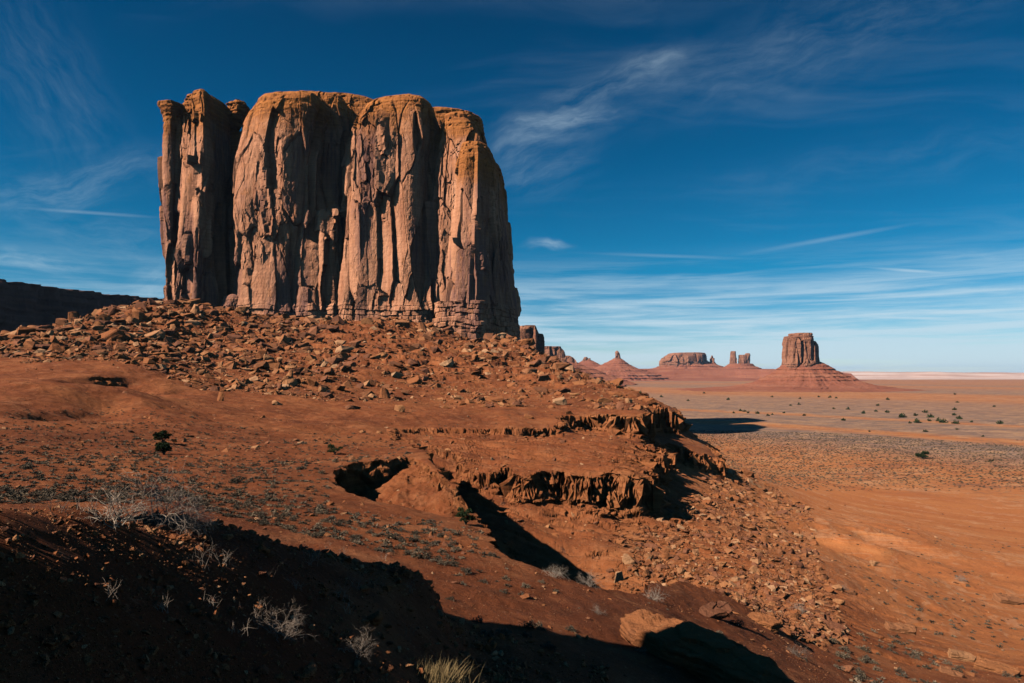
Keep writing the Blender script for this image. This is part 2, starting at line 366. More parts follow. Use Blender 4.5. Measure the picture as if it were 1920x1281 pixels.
# generic relief, growing with distance
amp = np.clip(Rg/60, 0.05, 1.0)
pw = 1-sstep(-46, -38, Z0)          # plain weight
far = sstep(330, 600, Rg)
U_ = CX+FPX*X/np.maximum(Y, 0.1); V_ = HV-FPX*Z0/np.maximum(Y, 0.1)
tal = sstep(225, 300, Rg)*(1-sstep(520, 640, Rg))*(1-pw)       # talus of the butte
n = fbm2(X/26, Y/26, 5, 0.5)
Z0 += n*amp*1.3*(1-pw*0.85)*sstep(12, 40, Rg)
Z0 += fbm2(X/6.5+3, Y/6.5, 4, 0.6)*0.55*sstep(50, 110, Rg)*(1-far)*(1-pw)
Z0 += fbm2(X/2.2, Y/2.2, 4, 0.55)*0.16*sstep(6, 30, Rg)*(1-far)
Z0 += fbm2(X/0.8, Y/0.8, 4, 0.55)*0.07*(1-sstep(40, 110, Rg))
Z0 += (fbm2(X/9, Y/9, 4, 0.6)*2.2)*tal
# thin sandstone ledges crossing the lower talus
led = Z0/3.1+n*0.7; fr_ = led-np.floor(led)
Z0 += tal*(sstep(0.0, 0.28, fr_)-fr_)*1.6
pcol = 1-sstep(-36, -20, Z0+fbm2(X/20, Y/20, 3)*5)
# rills on the dirt slopes of the ravine
ril = fbm2((Y*0.93+X*0.36)/1.6+fbm2(X/7, Y/7, 2)*0.7, (X*0.93-Y*0.36)/13, 5, 0.62)
bank = (U_ > 880)*(U_ < 1420)*(Y > 0)*(smf_full < 0)
Z0 += (ril-0.6*np.abs(ril))*1.0*CUTW*(1-pcol*(1-bank*0.8))*sstep(30, 60, Rg)*(1-sstep(160, 220, Rg))
# low badland ridges where the slope meets the plain
bm = np.exp(-(((U_-1640)/150)**2+((Rg-170)/45)**2))*(Y > 0)
Z0 += bm*(1.0+1.5*(1-np.abs(fbm2(X/16, Y/30, 3))*3))
Z0 += pw*(fbm2(X/60, Y/160, 3)*0.6*(Rg < 2500))
kd = np.hypot((X+15.2)/4.6, (Y-5.0)/5.0)
Z0 = np.where(kd < 1.5, np.maximum(Z0, -12+24.5*np.exp(-kd**4)*(1+0.16*fbm2(X/2.2, Y/2.2, 4))), Z0)  # unseen knoll left of the frame, added to shade the near slope and slab
Z0 -= 4.5*np.exp(-(((X+88)/11)**2+((Y-148)/15)**2))*sstep(0, 1, (X+99)/9)          # steep hollow in the left bench
for u_, v_, Y_, dp, rx_, ry_ in ((30, 728, 120, 2.6, 9, 5), (110, 722, 128, 2.4, 8, 5), (70, 775, 88, 1.0, 7, 3), (150, 762, 98, 0.9, 6, 3), (215, 705, 165, 3.0, 10, 9), (330, 720, 170, 1.2, 8, 5)):
    xx = (u_-CX)/FPX*Y_
    Z0 -= dp*np.exp(-(np.maximum(0, X-xx)/rx_)**2-(np.minimum(0, X-xx)/(rx_*0.22))**2-((Y-Y_)/ry_)**2)
Z0 += 2.6*np.exp(-((X+98)/15)**2-((Y-112)/9)**2)
exec_log('relief')
def ground(x, y):
    """height of the finished ground at plan points"""
    x = np.asarray(x, float); y = np.asarray(y, float)
    ft = np.interp(np.arctan2(x, y), TH, np.arange(NT_)); fr = np.interp(np.log(np.hypot(x, y)+0.5), LR, np.arange(NR))
    it = np.minimum(ft.astype(int), NT_-2); ir = np.minimum(fr.astype(int), NR-2); at = ft-it; ar = fr-ir
    return (Z0[ir, it]*(1-at)+Z0[ir, it+1]*at)*(1-ar)+(Z0[ir+1, it]*(1-at)+Z0[ir+1, it+1]*at)*ar
_rs = np.exp(np.linspace(math.log(2.5), math.log(9000), 5200))
def hit(u, v, skip=0):
    """first ground point seen along the line of sight through photo position (u, v)"""
    dx = (u-CX)/FPX; dz = (HV-v)/FPX
    zz = ground(dx*_rs, _rs)
    m = np.where(zz >= dz*_rs)[0]; m = m[_rs[m] > skip]
    k = m[0] if len(m) else len(_rs)-1
    return float(dx*_rs[k]), float(_rs[k]), float(zz[k])
# resample each spoke by what the ground does, so that cliffs get rows of their own
NM = 1650
dZ = np.diff(Z0, axis=0); dr = np.diff(rr)[:, None]
seg = np.sqrt((dr*0.45)**2+(dZ*2.4)**2)/(rr[1:, None]+1.0)+np.abs(dr)/(rr[1:, None]+1)*0.25
seg[rr[1:] > 700] *= 0.12; seg[rr[1:] < 3] *= 0.12
for _ in range(4):
    sp = np.cumsum(np.pad(seg, ((0, 0), (20, 20)), mode='wrap'), 1); sp = np.concatenate([np.zeros((len(sp), 1)), sp], 1)
    seg = (sp[:, 41:]-sp[:, :-41])[:, :NT_]/41
    sp = np.pad(seg, ((2, 2), (0, 0)), mode='edge'); seg = (sp[:-4]+sp[1:-3]+sp[2:-2]+sp[3:-1]+sp[4:])/5
S = np.vstack([np.zeros((1, NT_)), np.cumsum(seg, 0)])
tt = np.linspace(0, 1, NM)
RI = np.empty((NM, NT_)); ZI = np.empty((NM, NT_)); CI = np.empty((NM, NT_)); PI_ = np.empty((NM, NT_)); TI = np.empty((NM, NT_))
for j in range(NT_):
    q = np.interp(tt*S[-1, j], S[:, j], np.arange(NR))
    i0 = np.minimum(q.astype(int), NR-2); a = q-i0
    RI[:, j] = rr[i0]*(1-a)+rr[i0+1]*a
    for A, B in ((ZI, Z0), (CI, CUTW), (PI_, pcol), (TI, tal)):
        A[:, j] = B[i0, j]*(1-a)+B[i0+1, j]*a
XI = RI*np.sin(TH); YI = RI*np.cos(TH)
exec_log('resample')
# steepness -> push rock faces out and in along their own normal (ledges, flutes, overhangs)
gx = np.gradient(XI, axis=1); gy = np.gradient(YI, axis=1); gz = np.gradient(ZI, axis=1)
hx = np.gradient(XI, axis=0); hy = np.gradient(YI, axis=0); hz = np.gradient(ZI, axis=0)
nx = gy*hz-gz*hy; ny = gz*hx-gx*hz; nz = gx*hy-gy*hx
ln = np.sqrt(nx*nx+ny*ny+nz*nz)+1e-12; nx /= ln; ny /= ln; nz /= ln
sg = np.sign(nz); sg[sg == 0] = 1; nx *= sg; ny *= sg; nz *= sg
steep = (1-sstep(0.45, 0.85, nz))
kk2 = np.ones(5)/5
sp = np.pad(steep, ((2, 2), (2, 2)), mode='edge'); steep = sum(sp[i:i+NM, 2:-2] for i in range(5))/5
cl_ = steep*sstep(25, 60, RI)*(RI < 700)
dsp = fbm3(XI/2.2, YI/2.2, ZI/1.1, 4, 0.55)*0.5
st = ZI/0.95+fbm2(XI/12, YI/12, 2)*0.6; hb = np.floor(st)
lay = vn2(hb*7.13, XI*0.05+hb*3.1); dsp += lay*1.35
flu = fbm2(XI/1.7+9, YI/1.7, 3, 0.6); dsp += flu*0.25
bb1, bb2, bra, brb = voro3(XI/2.6, YI/2.6, ZI/1.7+fbm2(XI/9, YI/9, 2)); dsp += (bra-0.5)*1.5-sstep(0.16, 0.0, bb2-bb1)*0.9
bb1, bb2, bra, brb = voro3(XI/1.1, YI/1.1, ZI/0.8); dsp += (bra-0.5)*0.5
dsp *= cl_*np.clip(RI/110, 0.25, 1.5)*1.15
XI += nx*dsp; YI += ny*dsp; ZI += nz*dsp*0.3
V = np.stack([XI, YI, ZI], -1).reshape(-1, 3)
F = grid_faces(NM, NT_)[:, ::-1]
terrain_me = mesh_np('desert_ground', V, F, (cl_.ravel()[F].max(1) < 0.25), {'plain': PI_.ravel(), 'steep': cl_.ravel(), 'talus': TI.ravel(), 'cut': CI.ravel()})
exec_log('terrain mesh')

def attr(g, name):
    a = g.new('ShaderNodeAttribute'); a.attribute_name = name; return a.outputs['Fac']
m, g, b = new_mat('desert soil')
geo = g.new('ShaderNodeNewGeometry'); P = geo.outputs['Position']
plain = attr(g, 'plain'); steep_a = attr(g, 'steep')
soil = g.ramp(g.noise(P, 0.06, 6, 0.6), [(0.3, (0.145, 0.040, 0.016)), (0.5, (0.25, 0.070, 0.024)), (0.7, (0.35, 0.115, 0.040))])
soil = g.mix(g.smooth(g.noise(P, 1.1, 6, 0.65), 0.5, 0.8, 0, 0.6), soil, (0.22, 0.075, 0.035))
soil = g.mix(g.smooth(g.noise(P, 0.33, 7, 0.7), 0.48, 0.66, 0, 0.55), soil, (0.40, 0.15, 0.062))
soil = g.mix(g.smooth(g.noise(g.scale(P, 1, 1, 1, off=(9, 4, 0)), 0.5, 7, 0.72), 0.50, 0.64, 0, 0.55), soil, (0.13, 0.042, 0.018))
# pebbles and grit
vs = g.voro(P, 3.0, out='Color'); vd = g.voro(P, 3.0)
grit = g.math('MULTIPLY', g.smooth(g.noise(P, 9.0, 4, 0.7), 0.58, 0.72), 0.55)
soil = g.mix(grit, soil, (0.47, 0.24, 0.13))
# plain: orange sand with grey-green brush country in bands
sepP = g.new('ShaderNodeSeparateXYZ'); g.l.new(P, sepP.inputs[0])
tcoord = g.math('ADD', sepP.outputs[1], g.math('MULTIPLY', sepP.outputs[0], 1.5))
tw_ = g.math('MULTIPLY', g.math('SUBTRACT', g.noise(g.scale(P, 1/900, 1/600, 1), 3.0, 7, 0.6), 0.5), 330)
tw2 = g.math('MULTIPLY', g.math('SUBTRACT', g.noise(g.scale(P, 1/120, 1/120, 1), 3.0, 5, 0.7), 0.5), 60)
tcoord = g.math('ADD', tcoord, g.math('ADD', g.math('MULTIPLY', tw_, g.smooth(tcoord, 900, 3000, 0.12, 1.0)), tw2))
bandp = g.ramp(g.math('DIVIDE', tcoord, 6000), [(0.120,0.0),(0.150,0.95),(0.166,0.95),(0.171,0.0),(0.179,0.0),(0.184,0.9),(0.220,0.9),(0.225,0.1),(0.231,0.15),(0.236,0.95),(0.37,0.7),(0.42,0.1),(0.52,0.1),(0.58,0.9),(0.72,0.55),(0.80,0.05),(0.9,0.8),(1.0,0.3)])
near_or = g.ramp(g.noise(g.scale(P, 0.006, 0.02, 1), 1.5, 6, 0.6), [(0.35, (0.43, 0.132, 0.042)), (0.6, (0.50, 0.175, 0.058)), (0.8, (0.54, 0.235, 0.095))])
brush = g.ramp(g.noise(g.scale(P, 0.02, 0.05, 1), 1.5, 5, 0.6), [(0.35, (0.19, 0.125, 0.10)), (0.6, (0.26, 0.17, 0.125)), (0.8, (0.36, 0.23, 0.14))])
dist = g.vmath('LENGTH', P).node.outputs['Value']
fm = g.smooth(dist, 300, 380)
pc = g.mix(g.math('MULTIPLY', bandp, fm), near_or, brush)
speck = g.voro(g.scale(P, 0.28, 0.28, 0.28), 1.0)
sp_m = g.math('MULTIPLY', g.smooth(speck, 0.36, 0.22), g.smooth(g.noise(P, 0.012, 3), 0.38, 0.55))
sp_m = g.math('MULTIPLY', sp_m, g.math('MULTIPLY', fm, 0.6))
pc = g.mix(sp_m, pc, (0.09, 0.07, 0.05))
mot = g.noise(g.scale(P, 0.05, 0.11, 1), 1.0, 8, 0.75)
pc = g.mix(g.math('MULTIPLY', g.smooth(mot, 0.48, 0.60), g.math('MULTIPLY', fm, 0.65)), pc, (0.44, 0.22, 0.10))
pc = g.mix(g.math('MULTIPLY', g.smooth(mot, 0.50, 0.40), g.math('MULTIPLY', fm, 0.5)), pc, (0.13, 0.085, 0.065))
wash = g.smooth(g.math('ABSOLUTE', g.math('SUBTRACT', g.noise(g.scale(P, 0.011, 0.017, 1), 1.0, 5, 0.6), 0.5)), 0.03, 0.0)
pc = g.mix(g.math('MULTIPLY', wash, 0.35), pc, (0.60, 0.33, 0.18))
grt = g.smooth(g.noise(P, 0.8, 8, 0.78), 0.50, 0.66, 0, 0.5)
pc = g.mix(grt, pc, (0.30, 0.10, 0.04))
col = g.mix(plain, soil, pc)
strata = g.noise(g.scale(P, 0.05, 0.05, 2.2), 1.0, 5, 0.6)
cliffc = g.ramp(strata, [(0.3, (0.20, 0.060, 0.024)), (0.5, (0.34, 0.115, 0.040)), (0.7, (0.44, 0.175, 0.07))])
col = g.mix(g.math('MULTIPLY', steep_a, 0.8), col, cliffc)
g.l.new(col, b.inputs['Base Color'])
h = g.math('ADD', g.math('MULTIPLY', g.noise(P, 1.3, 9, 0.72), 1.0), g.math('MULTIPLY', g.noise(P, 12.0, 6, 0.75), 0.35))
bump(g, b, h, 0.34, 0.9)
SOIL = m
ground_o = link('desert_ground', terrain_me, SOIL); tag(ground_o, kind='structure')

# ------------------------------------------------------------------ ROCK FORMATIONS
def curve(pts, t):
    """piecewise profile, smooth-ish"""
    p = np.array(pts, float); return np.interp(t, p[:, 0], p[:, 1])
def tower(profile, Yc, ry, ex=2.8, dz=0.45, ds=0.45, dome=14, seed=0, yw=None, rough=1.0, cell=9.0, bends=(), base_ext=6.0, sub=0.0):
    """closed rock body; profile = [(v, uL, uR)...] from top to bottom, placed at depth Yc, half depth ry"""
    pr = np.array(profile, float)
    Yr = Yc; Yc = Yr-0.72*ry if ry < Yr*0.2 else Yr
    zt = (HV-pr[0, 0])/FPX*Yc; zb = (HV-pr[-1, 0])/FPX*Yc-base_ext
    zs = (HV-pr[:, 0])/FPX*Yc
    H = zt-zb
    wmax = ((pr[:, 2]-pr[:, 1]).max())/FPX*Yc/2
    nz_ = int(H/dz); 
    per = 2*math.pi*math.sqrt((wmax**2+ry**2)/2)
    nf = int(per/ds*0.62); nb = int(per/ds*0.14)
    # denser in front (towards the camera, angle -90 deg) than behind
    th = np.concatenate([np.linspace(-math.pi-0.25, 0.25, nf, endpoint=False), np.linspace(0.25, math.pi-0.25, nb, endpoint=False)])
    hcap = dome/FPX*Yc
    # rows: cap rings then wall
    cap_a = np.linspace(0.02, 1, int(max(hcap, wmax*0.9)/dz)+6)
    zc = zt-hcap*(1-np.sqrt(np.clip(1-cap_a**2.6, 0, 1)))
    zw = np.linspace(zt-hcap, zb, nz_)[1:]
    zall = np.concatenate([zc, zw]); k = np.concatenate([cap_a, np.ones(len(zw))])
    zin = np.minimum(zall, zs[0])
    v = HV-zall*FPX/Yc
    vq = np.concatenate([np.maximum(HV-zc*FPX/Yc, pr[0, 0]), v[len(zc):]])
    # inside the dome the profile width is read at the dome's foot so that the top closes smoothly
    uL = np.interp(vq, pr[:, 0], pr[:, 1]); uR = np.interp(vq, pr[:, 0], pr[:, 2])
    vf = pr[0, 0]+dome
    uLf = np.interp(vf, pr[:, 0], pr[:, 1]); uRf = np.interp(vf, pr[:, 0], pr[:, 2])
    nc = len(zc)
    uTc = (pr[0, 1]+pr[0, 2])/2
    hw = (uR-uL)/2/FPX*Yc; cx = ((uR+uL)/2-CX)/FPX*Yc
    hwf = (uRf-uLf)/2/FPX*Yc; cxf = ((uRf+uLf)/2-CX)/FPX*Yc; cxt = (uTc-CX)/FPX*Yc
    hw[:nc] = hwf*cap_a; cx[:nc] = cxt+(cxf-cxt)*cap_a
    ryz = ry*np.clip(hw/wmax, 0, 1)**0.35
    ryz[:nc] = ryz[nc]*cap_a
    c = np.cos(th); s_ = np.sin(th)
    cc = np.sign(c)*np.abs(c)**(2/ex); ss = np.sign(s_)*np.abs(s_)**(2/ex)
    x = cx[:, None]+hw[:, None]*cc; y = Yr+ryz[:, None]*ss; z = np.repeat(zall[:, None], len(th), 1)
    for ub, slope in bends:
        xb = (ub-CX)/FPX*(Yr-ry)+fbm2(z/30+ub, z*0+seed, 3)*2.0
        y = y+slope*np.maximum(0, x-xb)*(1 if slope > 0 else 1)*k[:, None]
    nx_ = np.repeat((c/np.maximum(wmax, 1e-3))[None], len(zall), 0); ny_ = np.repeat((s_/ry)[None], len(zall), 0)
    l = np.hypot(nx_, ny_); nx_, ny_ = nx_/l, ny_/l
    up = np.zeros_like(x); up[:nc] = (1-cap_a[:, None])**0.5
    return dict(x=x, y=y, z=z, nx=nx_*(1-up), ny=ny_*(1-up), nz=up, k=k, cell=cell, rough=rough, zt=zt, zb=zb, seed=seed, nc=nc, sub=sub)
def voro3d(x, y, z, jit=0.9):
    xi = np.floor(x).astype(np.int64); yi = np.floor(y).astype(np.int64); zi = np.floor(z).astype(np.int64)
    fx = (x-xi).astype(np.float32); fy = (y-yi).astype(np.float32); fz = (z-zi).astype(np.float32)
    d1 = np.full(x.shape, 9, np.float32); d2 = d1.copy(); idn = np.zeros(x.shape, np.int64)
    vx = np.zeros_like(d1); vy = vx.copy(); vz = vx.copy()
    for a in (-1, 0, 1):
        for b in (-1, 0, 1):
            for c in (-1, 0, 1):
                h = ((xi+a) & 63)*4096+((yi+b) & 63)*64+((zi+c) & 63)
                dx = a+0.5+jit*(TJ[0][h]-0.5)-fx; dy = b+0.5+jit*(TJ[1][h]-0.5)-fy; dz = c+0.5+jit*(TJ[2][h]-0.5)-fz
                d = dx*dx+dy*dy+dz*dz; m = d < d1
                d2 = np.where(m, d1, np.minimum(d2, d)); idn = np.where(m, h, idn); d1 = np.where(m, d, d1)
                vx = np.where(m, dx, vx); vy = np.where(m, dy, vy); vz = np.where(m, dz, vz)
    return np.sqrt(d1), np.sqrt(d2), TB[idn], TJ[3][idn], vx, vy, vz
def carve(T, base_z, band, unit=1.0, smooth_top=22.0):
    """rock relief: slabs, joints and spalled panels on the walls, beds near the foot, laminations near the top"""
    x, y, z = T['x'].astype(np.float32), T['y'].astype(np.float32), T['z'].astype(np.float32); o = T['seed']*3.71
    u = unit; r = T['rough']
    gx = np.gradient(x, axis=1); gy = np.gradient(y, axis=1); l = np.hypot(gx, gy)+1e-6
    k = T['k'][:, None]; up = T['nz']
    tx, ty = gx/l, gy/l; nxx, nyy = ty*(1-up), -tx*(1-up)
    wx = fbm3(x/(18*u)+o, y/(18*u), z/(30*u), 3)*0.9*u; wy = fbm3(x/(18*u), y/(18*u)+o, z/(30*u)+4, 3)*0.9*u
    wz = fbm3(x/(7*u)+3, y/(7*u)+o, z/(22*u), 3)*6*u
    j1 = fbm3(x/(3*u), y/(3*u)+o, z/(5*u), 3)*0.22*u
    C = T['cell']*1.35*u; S = 4.6
    def level(C, S, w, off):
        a1, a2, ra, rb, vx, vy, vz = voro3d((x+wx*w+j1)/C+off, (y+wy*w+j1)/C, (z+wz*w)/(C*S)+off)
        lx = -(vx*tx+vy*ty)*C; lz = -vz*C*S
        return a1, a2, ra, rb, lx, lz
    a1, a2, ra, rb, lx, lz = level(C, S, 1.0, 0.0)
    b1, b2, rc, rd, mx, mz = level(C*0.40, 4.0, 0.6, 7.0)
    e1, e2, re, rf, qx, qz = level(C*0.17, 2.6, 0.4, 3.0)
    top = sstep(smooth_top*u*1.2, smooth_top*u*0.25, T['zt']+T['sub']-z)
    foot = 1-sstep(band*0.75, band*1.05, z-base_z+wz*0.12)
    wall = (1-top*0.85)*(1-foot*0.7)
    calm = sstep(-0.30, 0.02, fbm3(x/(26*u)+o, y/(26*u), z/(40*u)+o, 2))     # whole panels stay smooth
    d = fbm3(x/(30*u)+o, y/(30*u), z/(80*u), 3, 0.5)*3.0*u
    d += ((ra-0.5)*6.2*u+(rb-0.5)*1.2*lx+(rb*7.3 % 1-0.5)*0.10*lz)*wall
    d += ((rc-0.5)*2.3*u+(rd-0.5)*0.9*mx+(rd*5.1 % 1-0.5)*0.14*mz)*wall*(1-0.85*calm)
    d += ((re-0.5)*0.7*u+(rf-0.5)*0.5*qx)*(wall*0.85+0.15)*(1-0.7*calm)
    d -= np.clip(1-(a2-a1)/0.05, 0, 1)*1.3*u*wall*(TB[(ra*9999).astype(np.int64)] > 0.45)
    bh = 3.4*u; q = z/bh+fbm3(x/22/u, y/22/u, z/9/u, 3)*0.9; fq = q-np.floor(q); hb = np.floor(q)
    fb1, fb2, fr1, _ = voro3((x+j1*4)/(4.3*u), (y+j1*3)/(4.3*u), hb*3.7+0.5)
    d += foot*((TB[(hb.astype(np.int64)*977) & 262143]-0.5)*2.0*u+(fr1-0.5)*1.8*u-sstep(0.13, 0.0, np.minimum(fq, 1-fq))*0.7*u-sstep(0.07, 0.0, fb2-fb1)*0.5*u+1.0*u)
    q = z/(1.5*u)+fbm3(x/14/u, y/14/u, z/20/u, 2)*0.6
    d += top*(vn3(x/20/u, y/20/u, q)*0.7*u+fbm3(x/5/u, y/5/u, z/3/u, 3)*0.9*u-np.clip(fbm3(x/2.6/u, y/2.6/u, z/1.8/u, 2)-0.22, 0, 1)*4*u)
    d += fbm3(x/(1.9*u), y/(1.9*u), z/(3.4*u), 3, 0.6)*0.32*u
    d *= r*np.clip(k*1.4-0.15, 0.15, 1)
    X_ = T['x']+nxx*d; Y_ = T['y']+nyy*d; Z_ = T['z']+up*np.clip(d-2.0*u, -6*u, 0.6*u)*0.5
    V = np.stack([X_, Y_, Z_], -1).reshape(-1, 3)
    n, mth = x.shape
    F = grid_faces(n, mth, True)[:, ::-1]
    cidx = len(V); V = np.vstack([V, [V[:mth].mean(0)]])
    j = np.arange(mth); F = np.vstack([F, np.stack([j, (j+1) % mth, np.full(mth, cidx), np.full(mth, cidx)], -1)])
    at = np.concatenate([np.repeat((T['zt']+T['sub']-T['z'][:, 0])[:, None], mth, 1).ravel(), [0]])
    return V, F, at, np.concatenate([ra.ravel(), [0.5]])
def join(parts):
    Vs, Fs, A, B = [], [], [], []; n = 0
    for V, F, a, b_ in parts:
        Vs.append(V); Fs.append(F+n); A.append(a); B.append(b_); n += len(V)
    return np.vstack(Vs), np.vstack(Fs), np.concatenate(A), np.concatenate(B)
def rock_mesh(name, Ts, base_z, band, unit=1.0, st=22.0):
    V, F, a, b_ = join([carve(T, base_z, band, unit, st) for T in Ts])
    # drop the doubled corner of the fan quads
    tri = F[:, 2] == F[:, 3]
    me = mesh_np(name, V, np.vstack([F[~tri][:, [0, 1, 2]], F[~tri][:, [0, 2, 3]], F[tri][:, [1, 0, 2]]]), False, {'below': a, 'cellr': b_})
    return me

def butte_material(name, k=1.0, cols=None):
    m, g, b = new_mat(name)
    geo = g.new('ShaderNodeNewGeometry'); P = geo.outputs['Position']
    Pk = g.scale(P, 1/k, 1/k, 1/k)
    below = g.math('DIVIDE', attr(g, 'below'), k); cr = attr(g, 'cellr')
    c = cols or dict(a=(0.40, 0.150, 0.075), b=(0.70, 0.325, 0.18), v=(0.24, 0.112, 0.088), o=(0.50, 0.175, 0.048))
    streak = g.noise(g.scale(Pk, 0.22, 0.22, 0.022), 1.0, 7, 0.62)
    base = g.ramp(streak, [(0.32, c['a']), (0.68, c['b'])])
    base = g.mix(g.smooth(cr, 0.1, 0.9, 0.0, 0.30), base, (c['b'][0]*1.05, c['b'][1]*1.0, c['b'][2]*0.95))
    varn = g.noise(g.scale(Pk, 0.035, 0.035, 0.010, off=(3.3, 1.2, 0.7)), 1.0, 5, 0.6)
    vm = g.math('MULTIPLY', g.smooth(varn, 0.47, 0.60), g.smooth(g.noise(g.scale(Pk, 0.5, 0.5, 0.012), 1.0, 5, 0.6), 0.35, 0.6, 0.35, 0.9))
    base = g.mix(vm, base, c['v'])
    lam = g.noise(g.scale(Pk, 0.03, 0.03, 0.8), 1.0, 6, 0.65)
    tn = g.math('ADD', below, g.math('MULTIPLY', g.math('SUBTRACT', g.noise(Pk, 0.06, 5, 0.65), 0.5), 60))
    om = g.smooth(tn, 44, 14)
    oc = g.ramp(lam, [(0.35, (c['o'][0]*0.75, c['o'][1]*0.7, c['o'][2]*0.7)), (0.62, c['o'])])
    base = g.mix(om, base, oc)
    spots = g.smooth(g.noise(g.scale(Pk, 0.16, 0.16, 0.10, off=(0, 5, 0)), 1.0, 6, 0.7), 0.55, 0.68, 0, 0.45)
    base = g.mix(spots, base, c['o'])
    base = g.mix(g.smooth(lam, 0.55, 0.42, 0, 0.22), base, (c['a'][0]*0.6, c['a'][1]*0.6, c['a'][2]*0.6))
    g.l.new(base, b.inputs['Base Color'])
    h = g.math('ADD', g.math('MULTIPLY', g.noise(g.scale(Pk, 1, 1, 0.25), 0.7, 8, 0.7), 1.0), g.math('MULTIPLY', g.noise(Pk, 1.4, 6, 0.72), 0.5))
    bump(g, b, h, 1.3*k, 0.75)
    return m
BUTTE = butte_material('butte sandstone')
# great butte: massive columns of sandstone standing shoulder to shoulder
big = []
def tw(*a, **k): k['seed'] = len(big); big.append(tower(*a, **k))
# left column: body, front pillar, thin fin
tw([(170,352,392),(180,342,400),(200,338,408),(240,338,410),(300,338,412),(400,332,408),(500,330,408),(570,322,412),(592,312,418)], 520, 24, ex=4, dome=8, bends=((396,1.3),))
tw([(166,362,380),(176,354,390),(200,352,393),(300,346,393),(380,342,388),(470,336,380),(560,326,378),(592,318,384)], 496, 13, ex=5, dome=7, cell=7, bends=((345,-0.35),(388,1.8)))
tw([(188,289,340),(193,290,341),(202,298,340),(215,302,334),(300,306,328),(360,309,330),(430,305,336),(500,308,342),(560,302,346),(594,286,350)], 506, 15, ex=2.6, dome=3, cell=7, bends=((318,1.0),))
# body behind the dark slit, and the chockstone
tw([(247,400,480),(256,395,485),(400,392,480),(592,390,480)], 552, 28, ex=3.5, dome=6)
tw([(189,430,457),(196,424,461),(222,421,452),(238,425,438),(243,428,434)], 530, 10, ex=4.0, dome=2, cell=6, rough=1.5, base_ext=0, bends=((436,-0.8),(446,1.4)))
# second block, its recessed right half and the pillars inside the recess
tw([(166,535,600),(174,502,612),(188,477,618),(210,463,612),(240,455,604),(300,441,590),(400,438,584),(450,443,580),(500,441,575),(560,434,572),(592,424,576)], 520, 36, ex=3.0, dome=32, bends=((470,-0.15),(583,2.2)))
tw([(168,545,630),(176,520,645),(200,510,650),(300,520,648),(592,520,648)], 548, 38, ex=4.4, dome=20)
tw([(385,566,590),(395,560,598),(470,562,606),(560,560,602),(594,556,606)], 504, 11, ex=4, dome=8, cell=8, rough=1.2, sub=60)
tw([(390,604,636),(400,600,638),(470,592,640),(560,590,640),(596,586,644)], 503, 12, ex=4.5, dome=5, cell=9, rough=1.3, sub=60, bends=((626,1.5),))
tw([(535,560,590),(541,558,598),(598,552,604)], 497, 10, ex=4, dome=3, cell=7, sub=70)
tw([(548,420,446),(556,414,450),(598,404,460)], 500, 12, ex=2.4, dome=14, cell=6, sub=70)
# third block
tw([(171,716,776),(178,700,795),(195,678,812),(222,655,817),(262,645,816),(300,640,808),(400,637,806),(500,636,812),(560,634,818),(612,630,826)], 520, 40, ex=3.0, dome=30, bends=((690,-0.25),(814,2.4)))
tw([(420,722,770),(432,706,786),(500,700,800),(560,700,806),(612,698,812)], 506, 20, ex=3.0, dome=60, cell=9, sub=60, bends=((740,-0.3),(796,1.6)))
tw([(330,655,690),(345,645,700),(450,640,700),(612,632,704)], 505, 24, ex=3.0, dome=70, cell=9, sub=60, bends=((688,1.4),))
# leaning slab in the cleft, fourth and fifth blocks, right flank
tw([(234,806,822),(244,799,824),(300,797,822),(400,803,828),(560,806,830),(620,806,840)], 508, 13, ex=3, dome=10, cell=6, sub=15, bends=((812,1.2),))
tw([(197,838,866),(206,828,878),(228,822,892),(250,817,900),(300,808,925),(400,804,930),(500,808,935),(600,812,945),(640,812,950)], 512, 34, ex=3.2, dome=22, bends=((888,1.2),))
tw([(256,872,904),(264,862,920),(290,857,930),(400,852,928),(500,846,925),(560,840,928),(606,836,930),(660,834,934)], 490, 26, ex=3.8, dome=18, cell=8, bends=((893,1.9),))
tw([(430,912,926),(438,908,930),(520,908,934),(572,912,930),(600,905,938),(660,905,940)], 492, 9, ex=2.4, dome=16, cell=5, sub=70)
tw([(292,918,934),(306,905,942),(400,900,949),(500,900,959),(560,900,967),(655,895,977)], 515, 34, ex=3.2, dome=14, bends=((912,0.8),))
tw([(563,822,880),(566,818,905),(600,816,915),(660,816,918)], 490, 26, ex=4.5, dome=3, cell=6, sub=90, bends=((893,1.7),))
# flat layered cap on the plateau behind
tw([(163,552,568),(167,546,598),(172,545,640),(180,540,704),(200,530,720),(300,520,760)], 575, 40, ex=3, dome=5)
tw([(200,640,900),(215,600,905),(300,560,910),(600,540,920)], 590, 50, ex=3.5, dome=12)
exec_log('towers made')
me = rock_mesh('sandstone_butte', big, 20.0, 30.0)
butte = link('sandstone_butte', me, BUTTE)
tag(butte, 'massive brown sandstone butte of sheer columns towering over the boulder slope', 'butte')
exec_log('butte')

